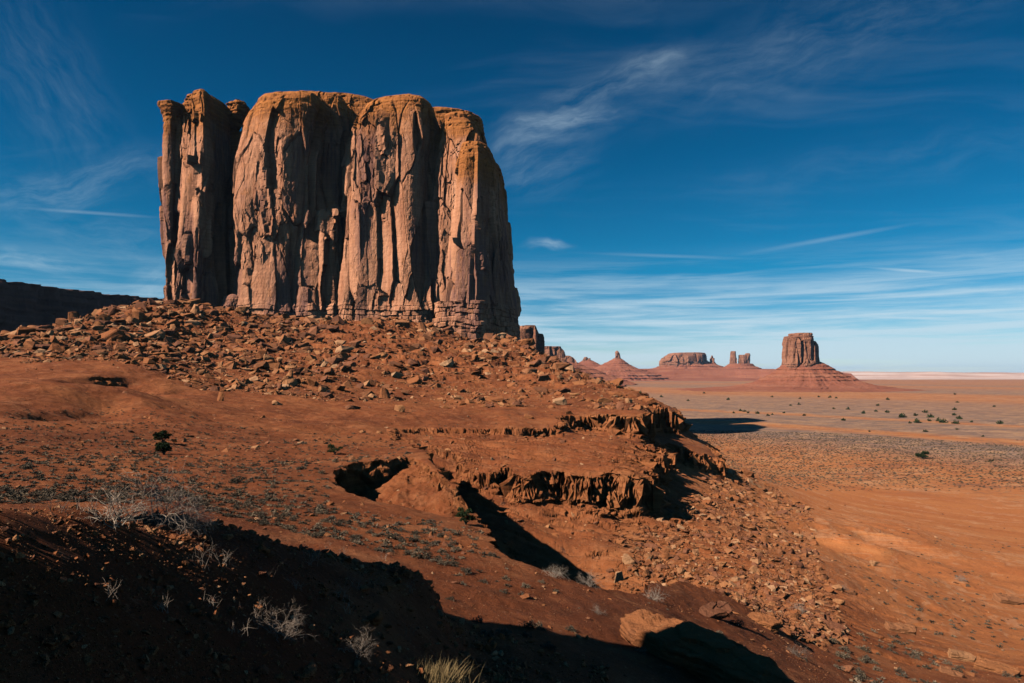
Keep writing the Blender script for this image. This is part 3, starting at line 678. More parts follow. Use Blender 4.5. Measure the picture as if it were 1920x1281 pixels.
# ------------------------------------------------------------------ FAR FORMATIONS
def skirt(profile, Yc, depth, unit, seed=0, name='talus_slope', n=180):
    """scree slope round a rock: profile [(v,uL,uR)] from top to foot"""
    vp = HV-PLAIN/Yc*FPX+1.5; lv, lL, lR = profile[-1]
    if lv < vp and Yc < 5050: profile = list(profile)+[(vp, lL-2.4*(vp-lv), lR+2.4*(vp-lv))]
    pr = np.array(profile, float); th = np.linspace(-math.pi, math.pi, n*2, endpoint=False)
    m = 70; vv = np.linspace(pr[0, 0], pr[-1, 0], m)
    uL = np.interp(vv, pr[:, 0], pr[:, 1]); uR = np.interp(vv, pr[:, 0], pr[:, 2])
    z = (HV-vv)/FPX*Yc; hw = (uR-uL)/2/FPX*Yc; cx = ((uL+uR)/2-CX)/FPX*Yc
    hd = np.maximum(hw*depth, 1)
    c = np.cos(th); s_ = np.sin(th)
    x = cx[:, None]+hw[:, None]*c; y = Yc+hd[:, None]*s_; z = np.repeat(z[:, None], len(th), 1)
    gul = fbm3(np.repeat(c[None]*7+seed, m, 0), np.repeat(s_[None]*7, m, 0), z/(80*unit), 4, 0.6)
    led = np.floor(z/(5.5*unit)); fr = z/(5.5*unit)-led
    k = np.linspace(0, 1, m)[:, None]
    f = 1+gul*0.16*k+((TB[(led.astype(np.int64)*71+seed*13) & 262143]-0.5)*0.05+(fr-0.5)*-0.05)
    x = cx[:, None]+(x-cx[:, None])*f; y = Yc+(y-Yc)*f
    z = z+fbm3(x/(9*unit), y/(9*unit), z/(9*unit), 3)*1.6*unit
    V = np.stack([x, y, z], -1).reshape(-1, 3); F = grid_faces(m, len(th), True)[:, ::-1]
    V = np.vstack([V, [V[:len(th)].mean(0)]]); j = np.arange(len(th))
    T = np.vstack([F[:, [0, 1, 2]], F[:, [0, 2, 3]], np.stack([(j+1) % len(th), j, np.full(len(th), len(V)-1)], -1)])
    return mesh_np(name, V, T, True)
FAR = butte_material('far butte sandstone', 4.0, dict(a=(0.27, 0.105, 0.07), b=(0.46, 0.22, 0.15), v=(0.18, 0.085, 0.07), o=(0.40, 0.17, 0.095)))
m, g, b = new_mat('red scree'); P = g.new('ShaderNodeNewGeometry').outputs['Position']
sc_ = g.ramp(g.noise(g.scale(P, 0.004, 0.004, 0.10), 1.0, 7, 0.65), [(0.3, (0.25, 0.075, 0.042)), (0.5, (0.33, 0.11, 0.06)), (0.7, (0.40, 0.16, 0.09))])
sc_ = g.mix(g.smooth(g.noise(P, 0.06, 6, 0.7), 0.5, 0.7, 0, 0.5), sc_, (0.20, 0.075, 0.05))
g.l.new(sc_, b.inputs['Base Color']); bump(g, b, g.noise(P, 0.07, 8, 0.7), 9.0, 0.8)
SCREE = m
def formation(name, label, cat, Yc, towers, skirts, unit, depthk=1.0, group=None, du=0):
    sh = lambda P_: [(a_, b_+du, c_+du) for a_, b_, c_ in P_]
    towers = [sh(t) if isinstance(t, list) else (sh(t[0]), t[1]) for t in towers]; skirts = [(sh(a_), b_, c_) for a_, b_, c_ in skirts]
    root = empty(name, (0, Yc, PLAIN)); tag(root, label, cat, group)
    Ts = []; towers = [(t, {}) if isinstance(t, list) else t for t in towers]; root.location.x = (towers[0][0][0][1]-CX)/FPX*Yc
    for i, (pr, kw) in enumerate(towers):
        wpx = max(p[2]-p[1] for p in pr)
        kw = dict(kw); y0 = kw.pop('dy', 0); ry = kw.pop('ry', wpx/FPX*Yc/2*0.9*depthk)
        Ts.append(tower(pr, Yc+y0, ry, dz=0.3*unit+0.3, ds=0.3*unit+0.3, seed=i+int(Yc) % 37, base_ext=6*unit, **{**dict(ex=3.4, dome=min(2.0, wpx*0.2), cell=8), **kw}))
    zb = (HV-towers[0][0][-1][0])/FPX*Yc; bpy.context.view_layer.update()
    me = rock_mesh('cliff', Ts, zb, 2.2*unit, unit, 7)
    c = link('cliff', me, FAR, root); c.matrix_parent_inverse = root.matrix_basis.inverted()
    for i, (pr, dk, sd_) in enumerate(skirts):
        o = link('talus_slope', skirt(pr, Yc, dk, unit, sd_), SCREE, root); o.matrix_parent_inverse = root.matrix_basis.inverted()
    return root
formation('sandstone_butte', 'tall free-standing red butte on a wide cone of scree out on the plain', 'butte', 2130,
 [[(628,1480,1524),(634,1479,1525),(650,1477,1529),(684,1474,1534)],
  ([(623,1489,1519),(626,1487,1522),(634,1487,1522)], dict(ry=40, ex=4, dome=1.2)),
  ([(630,1481,1498),(684,1477,1498)], dict(dy=-32, ry=22, bends=((1496,1.0),))),
  ([(631,1504,1520),(684,1502,1528)], dict(dy=-34, ry=24, bends=((1522,1.2),)))],
 [([(671,1494,1508),(677,1480,1526),(684,1464,1541),(700,1443,1570),(712,1420,1594),(719,1402,1612),(725,1370,1640),(729,1300,1680),(733,1230,1740)], 0.8, 3)], 2.0, du=5)
formation('sandstone_mesa', 'broad flat-topped red mesa with vertical cliffs on the skyline', 'mesa', 5200,
 [[(660,1270,1322),(662,1262,1325),(668,1256,1326),(681,1250,1327)], [(670,1243,1262),(682,1240,1262)]],
 [([(677,1256,1326),(682,1246,1338),(687,1237,1350),(695,1215,1375)], 0.7, 5)], 4.5)
formation('rock_spire', 'thin needle of rock just right of the broad mesa', 'spire', 5150,
 [([(666,1335,1336.2),(672,1334,1337.5),(684,1332.5,1339)], dict(dome=1.5, cell=2))], [([(676,1333,1338),(682,1328,1343),(690,1318,1352)], 0.8, 2)], 3.0)
formation('sandstone_butte', 'distant cluster of dark rock towers with one separate tower on its left', 'butte', 5000,
 [([(658,1372,1380),(660,1371,1381),(686,1370,1382)], dict(dome=1)), ([(665,1386,1391),(686,1385,1392)], dict(dome=1)),
  ([(665,1392,1399),(686,1391,1400)], dict(dome=1)), ([(662,1400,1406),(664,1399,1407),(686,1399,1408)], dict(dome=1))],
 [([(682,1368,1410),(687,1360,1416),(692,1350,1428),(697,1335,1445)], 0.7, 8)], 1.6)
formation('rock_spire', 'slender leaning rock tower on a red cone at the left of the skyline', 'spire', 4600,
 [([(657,1156,1159),(660,1155,1161),(667,1154.5,1162),(677,1151,1163)], dict(dome=1, cell=4))],
 [([(672,1150,1164),(678,1140,1172),(684,1128,1181),(691,1112,1195),(698,1090,1220)], 0.8, 4)], 3.0)
formation('sandstone_butte', 'small stubby twin-topped butte left of the slender leaning tower', 'butte', 4700,
 [([(669,1097,1100),(671,1096,1102),(680,1094,1106)], dict(dome=1, cell=3)), ([(671,1104,1107),(680,1102,1109)], dict(dome=1, cell=3))],
 [([(676,1094,1110),(681,1084,1120),(690,1060,1140),(697,1040,1160)], 0.8, 6)], 3.0)
formation('sandstone_mesa', 'purple-brown mesa block rising behind the boulder slope', 'mesa', 2600,
 [[(648,1012,1048),(650,1006,1053),(672,1004,1056),(692,1000,1058)]], [([(676,1000,1058),(684,990,1072),(694,970,1095)], 0.8, 1)], 3.0)
formation('sandstone_butte', 'low rounded butte peeping out right of the purple-brown mesa', 'butte', 3000,
 [([(666,1058,1066),(670,1055,1073),(690,1052,1076)], dict(dome=2))], [([(678,1050,1078),(684,1040,1090),(694,1020,1120)], 0.8, 9)], 3.0)
formation('sandstone_butte', 'pinkish butte half hidden behind the right foot of the great butte', 'butte', 1200,
 [([(608,978,1003),(613,972,1008),(626,968,1012),(660,962,1014),(700,950,1016)], dict(dome=3, bends=((1004,1.5),))), ([(609,985,1001),(616,984,1004)], dict(ry=9, dome=1))], [([(672,950,1016),(700,900,1030),(735,840,1050)], 0.8, 7)], 1.8)
# red bench the far formations stand on, and the pale plateau that closes the plain
def ridge(name, pts, depth, unit, mat, seed=0, flat=0.5):
    """pts = [(u, v_top, Y)] along the crest; falls to the plain in front and behind"""
    p = np.array(pts, float); us = np.linspace(p[0, 0], p[-1, 0], 420)
    vt = np.interp(us, p[:, 0], p[:, 1]); Yc = np.interp(us, p[:, 0], p[:, 2])
    q = np.linspace(-1, 1, 60)
    X = ((us-CX)/FPX*Yc)[None]+q[:, None]*0; Y = Yc[None]+q[:, None]*depth
    zt = (HV-vt)/FPX*Yc
    e = np.minimum(1, (1-np.abs(q))/(1-flat))[:, None]; endf = np.minimum(1, np.minimum(us-us[0], us[-1]-us)/12)[None]
    e = np.clip(e+fbm2(X/(60*unit)+seed, Y/(60*unit), 4, 0.6)*0.18*(e > 0), 0, 1)
    hh = (sstep(0.0, 1.0, e)*0.4+sstep(0.55, 0.72, e)*0.6)*endf
    Z = PLAIN-3+(zt[None]-PLAIN+3)*hh+fbm2(X/(30*unit), Y/(30*unit), 4)*unit*0.8*hh
    V = np.stack([X, Y, Z], -1).reshape(-1, 3)
    return link(name, mesh_np(name, V, grid_faces(60, 420), True), mat)
tag(ridge('low_mesa', [(1010,697,5400),(1100,694,5400),(1200,692.5,5400),(1300,692,5400),(1400,693.5,5400),(1470,696,5400),(1530,700,5300)], 1100, 8, SCREE, 2, 0.45), kind='structure')
m, g, b = new_mat('pale plateau rock'); P = g.new('ShaderNodeNewGeometry').outputs['Position']
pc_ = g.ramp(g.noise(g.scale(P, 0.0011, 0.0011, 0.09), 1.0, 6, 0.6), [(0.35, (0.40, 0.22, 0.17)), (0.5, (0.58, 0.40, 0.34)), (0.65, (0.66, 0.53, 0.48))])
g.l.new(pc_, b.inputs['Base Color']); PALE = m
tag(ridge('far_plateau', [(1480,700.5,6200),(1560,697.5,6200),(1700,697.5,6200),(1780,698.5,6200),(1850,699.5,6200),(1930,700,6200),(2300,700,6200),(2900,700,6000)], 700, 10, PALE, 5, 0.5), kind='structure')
exec_log('far formations')

# dark mesa on the left, seen from its shaded side
def long_wall():
    L = 700; n = 560; mrow = 150
    s_ = np.linspace(0, 1, n)
    bx = np.interp(s_, [0, 0.25, 0.5, 0.75, 1], [-640, -575, -545, -520, -600]); by = np.interp(s_, [0, 0.25, 0.5, 0.75, 1], [420, 720, 1000, 1300, 1600])
    bx = bx+fbm2(by/70, by*0+3, 5, 0.55)*26
    q = np.concatenate([np.linspace(0, 0.35, 30), np.linspace(0.36, 0.80, 90), np.linspace(0.82, 1, 30)])[:, None]
    out_ = np.where(q < 0.35, (0.35-q)/0.35*130, 0.0)+np.where(q > 0.80, -(q-0.80)/0.2*120, 0)
    z = np.where(q < 0.35, PLAIN-4+q/0.35*62, np.where(q < 0.80, 8+(q-0.35)/0.45*97, 105+(q-0.80)/0.2*2))
    topz = np.interp(by, [420, 700, 760, 820, 900, 1000, 1100, 1300, 1600], [100, 105, 106, 107, 110, 114, 117, 120, 118])/106
    z = np.where(q > 0.35, 8+(z-8)*topz[None], z+0*by[None])
    Xw = bx[None]+out_; Yw = by[None]+0*q
    d = fbm3(Xw/30, Yw/16, z/70, 4, 0.6)*16*(q > 0.3)*(q < 0.86)+vn2(np.floor(z/6), Yw/40)*3
    a1, a2, ra, rb = voro3(Xw/26, Yw/26, z/90); d += (ra-0.5)*14*(q > 0.34)*(q < 0.86)
    Xw = Xw+d
    Zt = z+(fbm2(Yw/9+4, Xw/9, 3)*2.2)*(q > 0.78)
    V = np.stack([Xw, Yw, Zt], -1).reshape(-1, 3)
    back = V[-n:].copy(); back[:, 0] -= 260; foot = back.copy(); foot[:, 2] = PLAIN-4
    V = np.vstack([V, back, foot])
    return mesh_np('sandstone_mesa', V, grid_faces(mrow+2, n), True, {'below': (110-V[:, 2]), 'cellr': np.concatenate([ra.ravel(), np.full(2*n, 0.5)])})
DARKR = butte_material('shade-painted mesa rock', 4.0, dict(a=(0.15, 0.08, 0.075), b=(0.22, 0.12, 0.11), v=(0.12, 0.075, 0.08), o=(0.22, 0.10, 0.07)))  # darker, cooler tones paint this side's shade into the rock colour
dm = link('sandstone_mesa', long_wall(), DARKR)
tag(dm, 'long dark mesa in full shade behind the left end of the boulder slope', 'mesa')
exec_log('left mesa')

# ------------------------------------------------------------------ ROCKS AND PLANTS
import bmesh, random
random.seed(5)
def rock_proto(seed, ax=(1, 1, 1), n=14, sub=0, rough=0.05, bev=0.06, boxy=0.6):
    r = random.Random(seed); bm = bmesh.new()
    for _ in range(n):
        p = Vector((r.uniform(-1, 1), r.uniform(-1, 1), r.uniform(-1, 1)))
        mx = max(abs(p.x), abs(p.y), abs(p.z)); p2 = p/mx; p = p.normalized()*(1-boxy)+p2*boxy*0.8
        bm.verts.new((p.x*ax[0]*0.5, p.y*ax[1]*0.5, p.z*ax[2]*0.5))
    h = bmesh.ops.convex_hull(bm, input=bm.verts)
    bmesh.ops.delete(bm, geom=list({v for v in h['geom_interior']+h['geom_unused'] if isinstance(v, bmesh.types.BMVert)}), context='VERTS')
    bmesh.ops.dissolve_limit(bm, angle_limit=0.25, verts=bm.verts, edges=bm.edges)
    if bev: bmesh.ops.bevel(bm, geom=list(bm.edges), offset=bev*min(ax)*0.5, segments=1, affect='EDGES', profile=0.5)
    bmesh.ops.triangulate(bm, faces=bm.faces)
    for _ in range(sub): bmesh.ops.subdivide_edges(bm, edges=[e for e in bm.edges if e.calc_length() > 0.11], cuts=1, use_grid_fill=True)
    if sub: bmesh.ops.triangulate(bm, faces=bm.faces)
    bm.verts.ensure_lookup_table()
    V = np.array([v.co[:] for v in bm.verts]); F = np.array([[v.index for v in f.verts] for f in bm.faces if len(f.verts) == 3])
    bm.free()
    if sub:
        o = seed*1.7
        n1 = fbm3(V[:, 0]*5+o, V[:, 1]*5, V[:, 2]*5, 4, 0.6)*rough*1.6+vn2(np.floor(V[:, 2]*11+fbm3(V[:, 0]*2+o, V[:, 1]*2, V[:, 2], 2)), V[:, 0]*0+o)*rough*0.6
        l = np.linalg.norm(V, axis=1, keepdims=True); V = V+V/l*n1[:, None]
    return V, F
def rotm(rz, rx, ry):
    c, s_ = np.cos, np.sin
    n = len(rz); M = np.zeros((n, 3, 3)); cz, sz, cx_, sx_, cy_, sy_ = c(rz), s_(rz), c(rx), s_(rx), c(ry), s_(ry)
    Rz = np.zeros((n, 3, 3)); Rz[:, 0, 0] = cz; Rz[:, 0, 1] = -sz; Rz[:, 1, 0] = sz; Rz[:, 1, 1] = cz; Rz[:, 2, 2] = 1
    Rx = np.zeros((n, 3, 3)); Rx[:, 0, 0] = 1; Rx[:, 1, 1] = cx_; Rx[:, 1, 2] = -sx_; Rx[:, 2, 1] = sx_; Rx[:, 2, 2] = cx_
    Ry = np.zeros((n, 3, 3)); Ry[:, 0, 0] = cy_; Ry[:, 0, 2] = sy_; Ry[:, 1, 1] = 1; Ry[:, 2, 0] = -sy_; Ry[:, 2, 2] = cy_
    return Rz @ Rx @ Ry
def scatter_mesh(name, protos, pos, scl, rot, tone, smooth=False):
    """one mesh holding a copy of a random prototype at every point"""
    pid = rng.integers(0, len(protos), len(pos)); Vs, Fs, Ts, off = [], [], [], 0
    for k, (V, F) in enumerate(protos):
        i = np.where(pid == k)[0]
        if not len(i): continue
        W = np.einsum('nij,vj->nvi', rot[i], V)*1.0
        W = np.einsum('nij,nvj->nvi', rot[i], V[None]*scl[i][:, None, :])+pos[i][:, None, :]
        Vs.append(W.reshape(-1, 3)); Fs.append((F[None]+(np.arange(len(i))*len(V))[:, None, None]+off).reshape(-1, 3)); off += len(i)*len(V)
        Ts.append(np.repeat(tone[i], len(V)))
    return mesh_np(name, np.vstack(Vs), np.vstack(Fs), smooth, {'tone': np.concatenate(Ts)})
def rock_material():
    m, g, b = new_mat('boulder sandstone')
    tcn = g.new('ShaderNodeTexCoord'); P = tcn.outputs['Object']; W = g.new('ShaderNodeNewGeometry').outputs['Position']
    oi = g.new('ShaderNodeObjectInfo'); t = g.math('FRACT', g.math('ADD', attr(g, 'tone'), oi.outputs['Random']))
    c = g.ramp(t, [(0.0, (0.29, 0.095, 0.035)), (0.35, (0.36, 0.135, 0.052)), (0.5, (0.17, 0.065, 0.035)), (0.65, (0.27, 0.10, 0.05)), (0.86, (0.42, 0.175, 0.07)), (0.985, (0.50, 0.27, 0.14))])
    c = g.mix(g.smooth(g.noise(W, 0.8, 6, 0.65), 0.45, 0.7, 0, 0.5), c, (0.20, 0.075, 0.035))
    c = g.mix(g.smooth(g.noise(W, 5, 5, 0.7), 0.55, 0.7, 0, 0.4), c, (0.46, 0.22, 0.10))
    g.l.new(c, b.inputs['Base Color'])
    bump(g, b, g.math('ADD', g.noise(W, 1.8, 7, 0.7), g.math('MULTIPLY', g.noise(g.scale(W, 0.4, 0.4, 3), 2.0, 4, 0.6), 0.5)), 0.35, 0.9)
    return m
ROCK = rock_material()
lowp = [rock_proto(i, (1, rndy, rndz), 12, 0, 0, 0) for i, (rndy, rndz) in enumerate([(0.8, 0.6), (0.7, 0.5), (0.9, 0.8), (0.6, 0.4), (0.8, 0.45), (0.7, 0.7), (0.95, 0.35), (0.55, 0.55)])]
hip = [rock_proto(40+i, ax, 11+i % 5, 2, 0.022, 0.035, bx) for i, (ax, bx) in enumerate([((1, .8, .6), .5), ((1, .7, .45), .8), ((1, .9, .8), .6), ((1, .6, .35), .8), ((1, .75, .5), .3), ((1, .8, .75), .8), ((1, .9, .3), .7), ((1, .6, .6), .5), ((.8, .7, 1), .7), ((1, .5, .42), .9)])]
hip_me = []
for i, (V, F) in enumerate(hip):
    me = mesh_np('boulder', V, F, False); me.materials.append(ROCK); hip_me.append(me)
def inpoly(poly, u, v):
    r = np.zeros(u.shape, bool); n = len(poly)
    for i in range(n):
        (x1, y1), (x2, y2) = poly[i], poly[(i+1) % n]
        r ^= ((y1 > v) != (y2 > v)) & (u < x1+(v-y1)*(x2-x1)/((y2-y1) if y2 != y1 else 1e-9))
    return r
def rand_ground(n, th0, th1, r0, r1, p=1.0):
    """random plan points in a wedge; p = 1 gives density falling with 1/r^2"""
    th = rng.uniform(math.radians(th0), math.radians(th1), n); r = np.exp(rng.uniform(math.log(r0), math.log(r1), n)) if p == 1 else np.sqrt(rng.uniform(r0*r0, r1*r1, n))
    x = r*np.sin(th); y = r*np.cos(th); z = ground(x, y)
    return x, y, z, CX+FPX*x/y, HV-FPX*z/y
Z_TAL = [(-60,625),(0,622),(150,585),(285,560),(620,575),(980,615),(1130,700),(1275,757),(1275,775),(1190,782),(1000,778),(800,775),(640,778),(520,765),(380,748),(300,700),(230,676),(0,672),(-60,672)]
Z_FAN = [(1160,985),(1250,965),(1330,900),(1395,870),(1450,885),(1520,960),(1540,1060),(1590,1190),(1540,1215),(1480,1200),(1400,1150),(1300,1100),(1200,1085),(1150,1040)]
Z_TER = [(750,815),(1200,812),(1330,850),(1190,880),(1000,878),(880,880),(800,845)]
rk = []
x, y, z, u, v = rand_ground(120000, -41, 16, 200, 520, 2)
ch = fbm2(x/16, y/26, 4, 0.6); v_ = v+fbm2(x/11+5, y/11, 4, 0.6)*26
k = inpoly(Z_TAL, u, v_) & (rng.random(len(u)) < 0.20+0.70*sstep(-0.30, 0.22, ch+np.clip((420-u)/900, -0.22, 0.3))); s_ = (0.36*rng.pareto(1.45, len(u))+0.36)*np.where(u < 640, 1.15, 0.85); s_ = np.minimum(s_, 12)
rk.append((x[k], y[k], z[k], s_[k]))
x, y, z, u, v = rand_ground(40000, 4, 30, 40, 260, 1)
k = inpoly(Z_FAN, u, v+fbm2(x/8, y/8, 3)*30) & (rng.random(len(u)) < 0.45+0.5*sstep(-0.2, 0.2, fbm2(x/7+2, y/12, 3))); s_ = np.minimum(0.26*rng.pareto(1.6, len(u))+0.26, 3.4)
rk.append((x[k], y[k], z[k], s_[k]))
x, y, z, u, v = rand_ground(9000, -10, 18, 90, 250, 1)
k = inpoly(Z_TER, u, v) & (rng.random(len(u)) < 0.35); s_ = np.minimum(0.14*rng.pareto(1.8, len(u))+0.16, 2.0)
rk.append((x[k], y[k], z[k], s_[k]))
# loose stones on every slope round the ravine and on the flats
x, y, z, u, v = rand_ground(46000, -39, 38, 14, 280, 1)
k = (rng.random(len(u)) < 0.35+0.6*(fbm2(x/6, y/6, 3) > 0.0)); s_ = np.minimum(0.035*rng.pareto(2.0, len(u))+0.04, 0.5)*np.clip(y/40, 0.5, 2.2)
rk.append((x[k], y[k], z[k], s_[k]))
x, y, z, u, v = rand_ground(30000, -6, 24, 60, 140, 1)
k = inpoly([(880,930),(1200,985),(1250,1120),(1080,1110),(1020,1010)], u, v) & (rng.random(len(u)) < 0.7); s_ = np.minimum(0.05*rng.pareto(1.7, len(u))+0.07, 1.4)
rk.append((x[k], y[k], z[k], s_[k]))
RX, RY, RZ, RS = [np.concatenate([r[i] for r in rk]) for i in range(4)]
def visible(x, y, z):
    n = len(x); ok = np.ones(n, bool)
    for f in np.linspace(0.05, 0.97, 46):
        ok &= ground(x*f, y*f) < z*f+0.02*y*(1-f)*0.05+0.05
    return ok
RS = np.minimum(RS, np.where(RY > 200, 30, 24)*RY/FPX*(0.6+0.4*rng.random(len(RS))))
SZ = RS/RY*FPX
cand = np.argsort(-SZ)[:900]
HERO = [(212,592,28,26),(192,640,66,42),(283,634,42,20),(148,607,30,18),(262,580,30,20),(57,653,50,22),(102,661,34,30),(82,634,22,18),(35,668,30,18),(437,640,32,20),
 (445,653,28,13),(513,658,24,22),(323,621,18,14),(315,676,36,11),(222,673,30,10),(500,683,28,14),(627,682,34,23),(623,645,22,15),(373,597,22,14),(412,752,18,20),(518,760,22,14),
 (562,612,26,16),(688,672,18,18),(715,670,24,13),(687,742,30,18),(693,722,27,16),(748,772,30,14),(660,768,32,14),(1037,683,22,18),(960,725,22,14),(1050,760,28,23),
 (993,785,20,14),(1068,778,18,12),(1163,768,24,16),(1180,756,16,18),(867,760,20,12),(983,748,20,12),(918,765,20,10),
 (1182,1060,30,32),(1163,1092,26,28),(1248,1050,22,24),(1280,1076,22,18),(1641,1062,19,17),(1575,1134,24,19),(1572,1107,20,12),(1405,893,28,24),(1373,940,12,14),(1492,1082,20,14),
 (1410,1108,24,22),(1455,1132,32,22),(1590,1262,30,20),(1551,955,14,6),(1474,932,16,8),(1452,995,20,13),(1435,1020,20,18),(1467,1040,18,16),(1357,1065,26,20),(1330,1010,20,14)]
def where(u, v):
    """where a boulder lies, in landmarks anyone can find"""
    if v < 800 and u < 1215:
        hv = 'high on' if v < 628 else 'halfway up' if v < 672 else 'low on' if v < 725 else 'at the foot of'
        col_ = ('the slope left of the great butte' if u < 300 else 'the slope below its left column' if u < 430 else 'the slope below its second column' if u < 640 else
                'the slope below its third column' if u < 815 else 'the slope below its right corner' if u < 975 else 'the right hand slope')
        return hv+' '+col_.replace('its', "the butte's")
    if v < 905 and u < 1260: return 'on the terrace between the two cliffs'
    if v < 1000: return 'at the top of the rock fan'+(' beside the shaded cliff' if u < 1340 else ' near the plain')
    hv = 'upper' if v < 1050 else 'middle' if v < 1110 else 'lower'
    return 'in the %s rock fan, %s side' % (hv, 'left' if u < 1300 else 'inner' if u < 1420 else 'right')
used_labels = {}
def uniq(lbls):
    for l in lbls:
        if l not in used_labels: used_labels[l] = 1; return l
    used_labels[lbls[-1]] += 1
    return lbls[-1]
def size_word(px): return 'huge' if px > 45 else 'big' if px > 32 else 'large' if px > 24 else 'medium' if px > 15 else 'small'
SHAPE = ['wedge-shaped', 'flat-topped', 'rounded blocky', 'thin slab-like', 'lumpy', 'cube-like', 'low slab', 'stout', 'upright', 'long']
done = 0
hxy = []
def boulder(x, y, z, sx, sy, sz, pid, rz, tilt, u, v, px, sink=0.36):
    global done
    o = bpy.data.objects.new('boulder', hip_me[pid]); sc.collection.objects.link(o)
    o.location = (x, y, z+sz*(0.5-sink)*0.8); o.scale = (sx, sy, sz); o.rotation_euler = (tilt[0], tilt[1], rz)
    sw = size_word(px); w_ = where(u, v); sh_ = SHAPE[pid].replace(' blocky', '').replace(' slab-like', '')
    tl = 'level' if max(abs(tilt[0]), abs(tilt[1])) < 0.13 else 'tilted'
    tag(o, uniq(['%s %s boulder %s' % (sw, sh_, w_), '%s %s %s boulder %s' % (tl, sw, sh_, w_)]), 'boulder', 'boulders scattered on the slopes')
    done += 1; hxy.append((x, y, max(sx, sy)))
for i, (u, v, wpx, hpx) in enumerate(HERO):
    x, y, z = hit(u, v); s1 = wpx/FPX*y*1.12; s2 = hpx/FPX*y*1.35
    boulder(x, y+s1*0.2, z, s1, s1*random.uniform(0.7, 1.0), max(s2*1.25, s1*0.35), [0, 1, 2, 5, 7, 8, 4][i % 7], random.uniform(-0.5, 0.5), (random.uniform(-0.25, 0.25), random.uniform(-0.3, 0.3)), u, v, wpx)
cx_, cy_, cz_ = RX[cand], RY[cand], RZ[cand]
cu = CX+FPX*cx_/cy_; cv = HV-FPX*cz_/cy_
vis = visible(cx_, cy_, cz_+RS[cand]*0.5) & (cu > -10) & (cu < 1930) & (cv < 1290)
taken = np.zeros(len(RX), bool)
for k, c in enumerate(cand):
    if done >= 292: break
    if not vis[k]: continue
    if any((cx_[k]-a)**2+(cy_[k]-b_)**2 < (c_*0.7)**2 for a, b_, c_ in hxy): taken[c] = True; continue
    s_ = RS[c]; p = int(rng.integers(0, 10))
    boulder(cx_[k], cy_[k], cz_[k], s_*1.25, s_*1.2, s_*1.15, p, rng.uniform(0, 6.28), (rng.uniform(-0.4, 0.4), rng.uniform(-0.4, 0.4)), cu[k], cv[k], SZ[c]*1.2)
    taken[c] = True
q = ~taken; n = q.sum(); S1 = RS[q]
pos = np.stack([RX[q], RY[q], RZ[q]+S1*0.03], -1)
scl = np.stack([S1*rng.uniform(0.9, 1.5, n), S1*rng.uniform(0.8, 1.3, n), S1*rng.uniform(0.7, 1.3, n)], -1)
rot = rotm(rng.uniform(0, 6.28, n), rng.normal(0, 0.35, n), rng.normal(0, 0.35, n))
rub = link('rock_rubble', scatter_mesh('rock_rubble', lowp, pos, scl, rot, rng.random(n)), ROCK)
tag(rub, 'reddish rock rubble covering the slopes between the boulders', 'rubble', kind='stuff')
exec_log('rocks %d' % n)

# ---- hand placed rocks in the foreground
def hero_rock(seed, loc, dims, rot, label, sub=3, rough=0.03, boxy=0.7, mat=None, name='boulder', cat='boulder'):
    V, F = rock_proto(seed, (1, 1, 1), 16, sub, rough, 0.08, boxy)
    me = mesh_np(name, V, F, True); o = link(name, me, mat or ROCK)
    o.location = loc; o.scale = dims; o.rotation_euler = rot
    return tag(o, label, cat)
def slab_rock(name, pts, loc, thick, rotz, tilt, label, layers=3, seed=1, soft=3):
    """a tilted slab: outline pts in its own plane, weathered in beds"""
    P_ = np.array(pts, float); c = P_.mean(0); n = len(P_)
    t = np.linspace(0, n, 160, endpoint=False); i = t.astype(int); f = (t-i)[:, None]
    ol = P_[i % n]*(1-f)+P_[(i+1) % n]*f
    for _ in range(soft): ol = (ol+np.roll(ol, 1, 0)+np.roll(ol, -1, 0))/3
    rings = []
    for h, k in [(-1, 0.0), (-1, 0.5), (-1, 0.9)]+[(hh, 1.0) for hh in np.linspace(-0.96, 0.90, 26)]+[(1.0, kk_) for kk_ in np.linspace(0.96, 0.02, 30)]:
        rings.append(np.concatenate([c+(ol-c)*max(k, 0.001), np.full((len(ol), 1), h*thick/2)], 1))
    V = np.stack(rings); m_, q_ = V.shape[:2]; V = V.reshape(-1, 3)
    o = seed*3.1
    r_ = np.linalg.norm(V[:, :2]-c, axis=1)
    bed = vn2(np.floor(V[:, 2]/thick*9+fbm2(V[:, 0]+o, V[:, 1], 2)*0.6), V[:, 0]*0+o)
    side = (np.abs(V[:, 2]) < thick*0.49)
    V[:, :2] += (V[:, :2]-c)/np.maximum(r_, 0.01)[:, None]*(bed*0.05*side+fbm3(V[:, 0]*1.5+o, V[:, 1]*1.5, V[:, 2]*3, 4, 0.6)*0.12)[:, None]
    crack = np.clip(1-np.abs(fbm2(V[:, 0]*0.5+o, V[:, 1]*1.3, 3))/0.03, 0, 1)
    V[:, 2] += (fbm2(V[:, 0]*0.9+o, V[:, 1]*0.9, 5, 0.6)*0.14-crack*0.10+(voro2(V[:, 0]*1.1+o, V[:, 1]*1.6)[2]-0.5)*0.16)*(V[:, 2] > 0)
    F = grid_faces(m_, q_, True)[:, ::1]
    me = mesh_np(name, V, F, True); ob = link(name, me, ROCK)
    ob.location = loc; ob.rotation_euler = (tilt[0], tilt[1], rotz)
    return tag(ob, label, 'boulder')
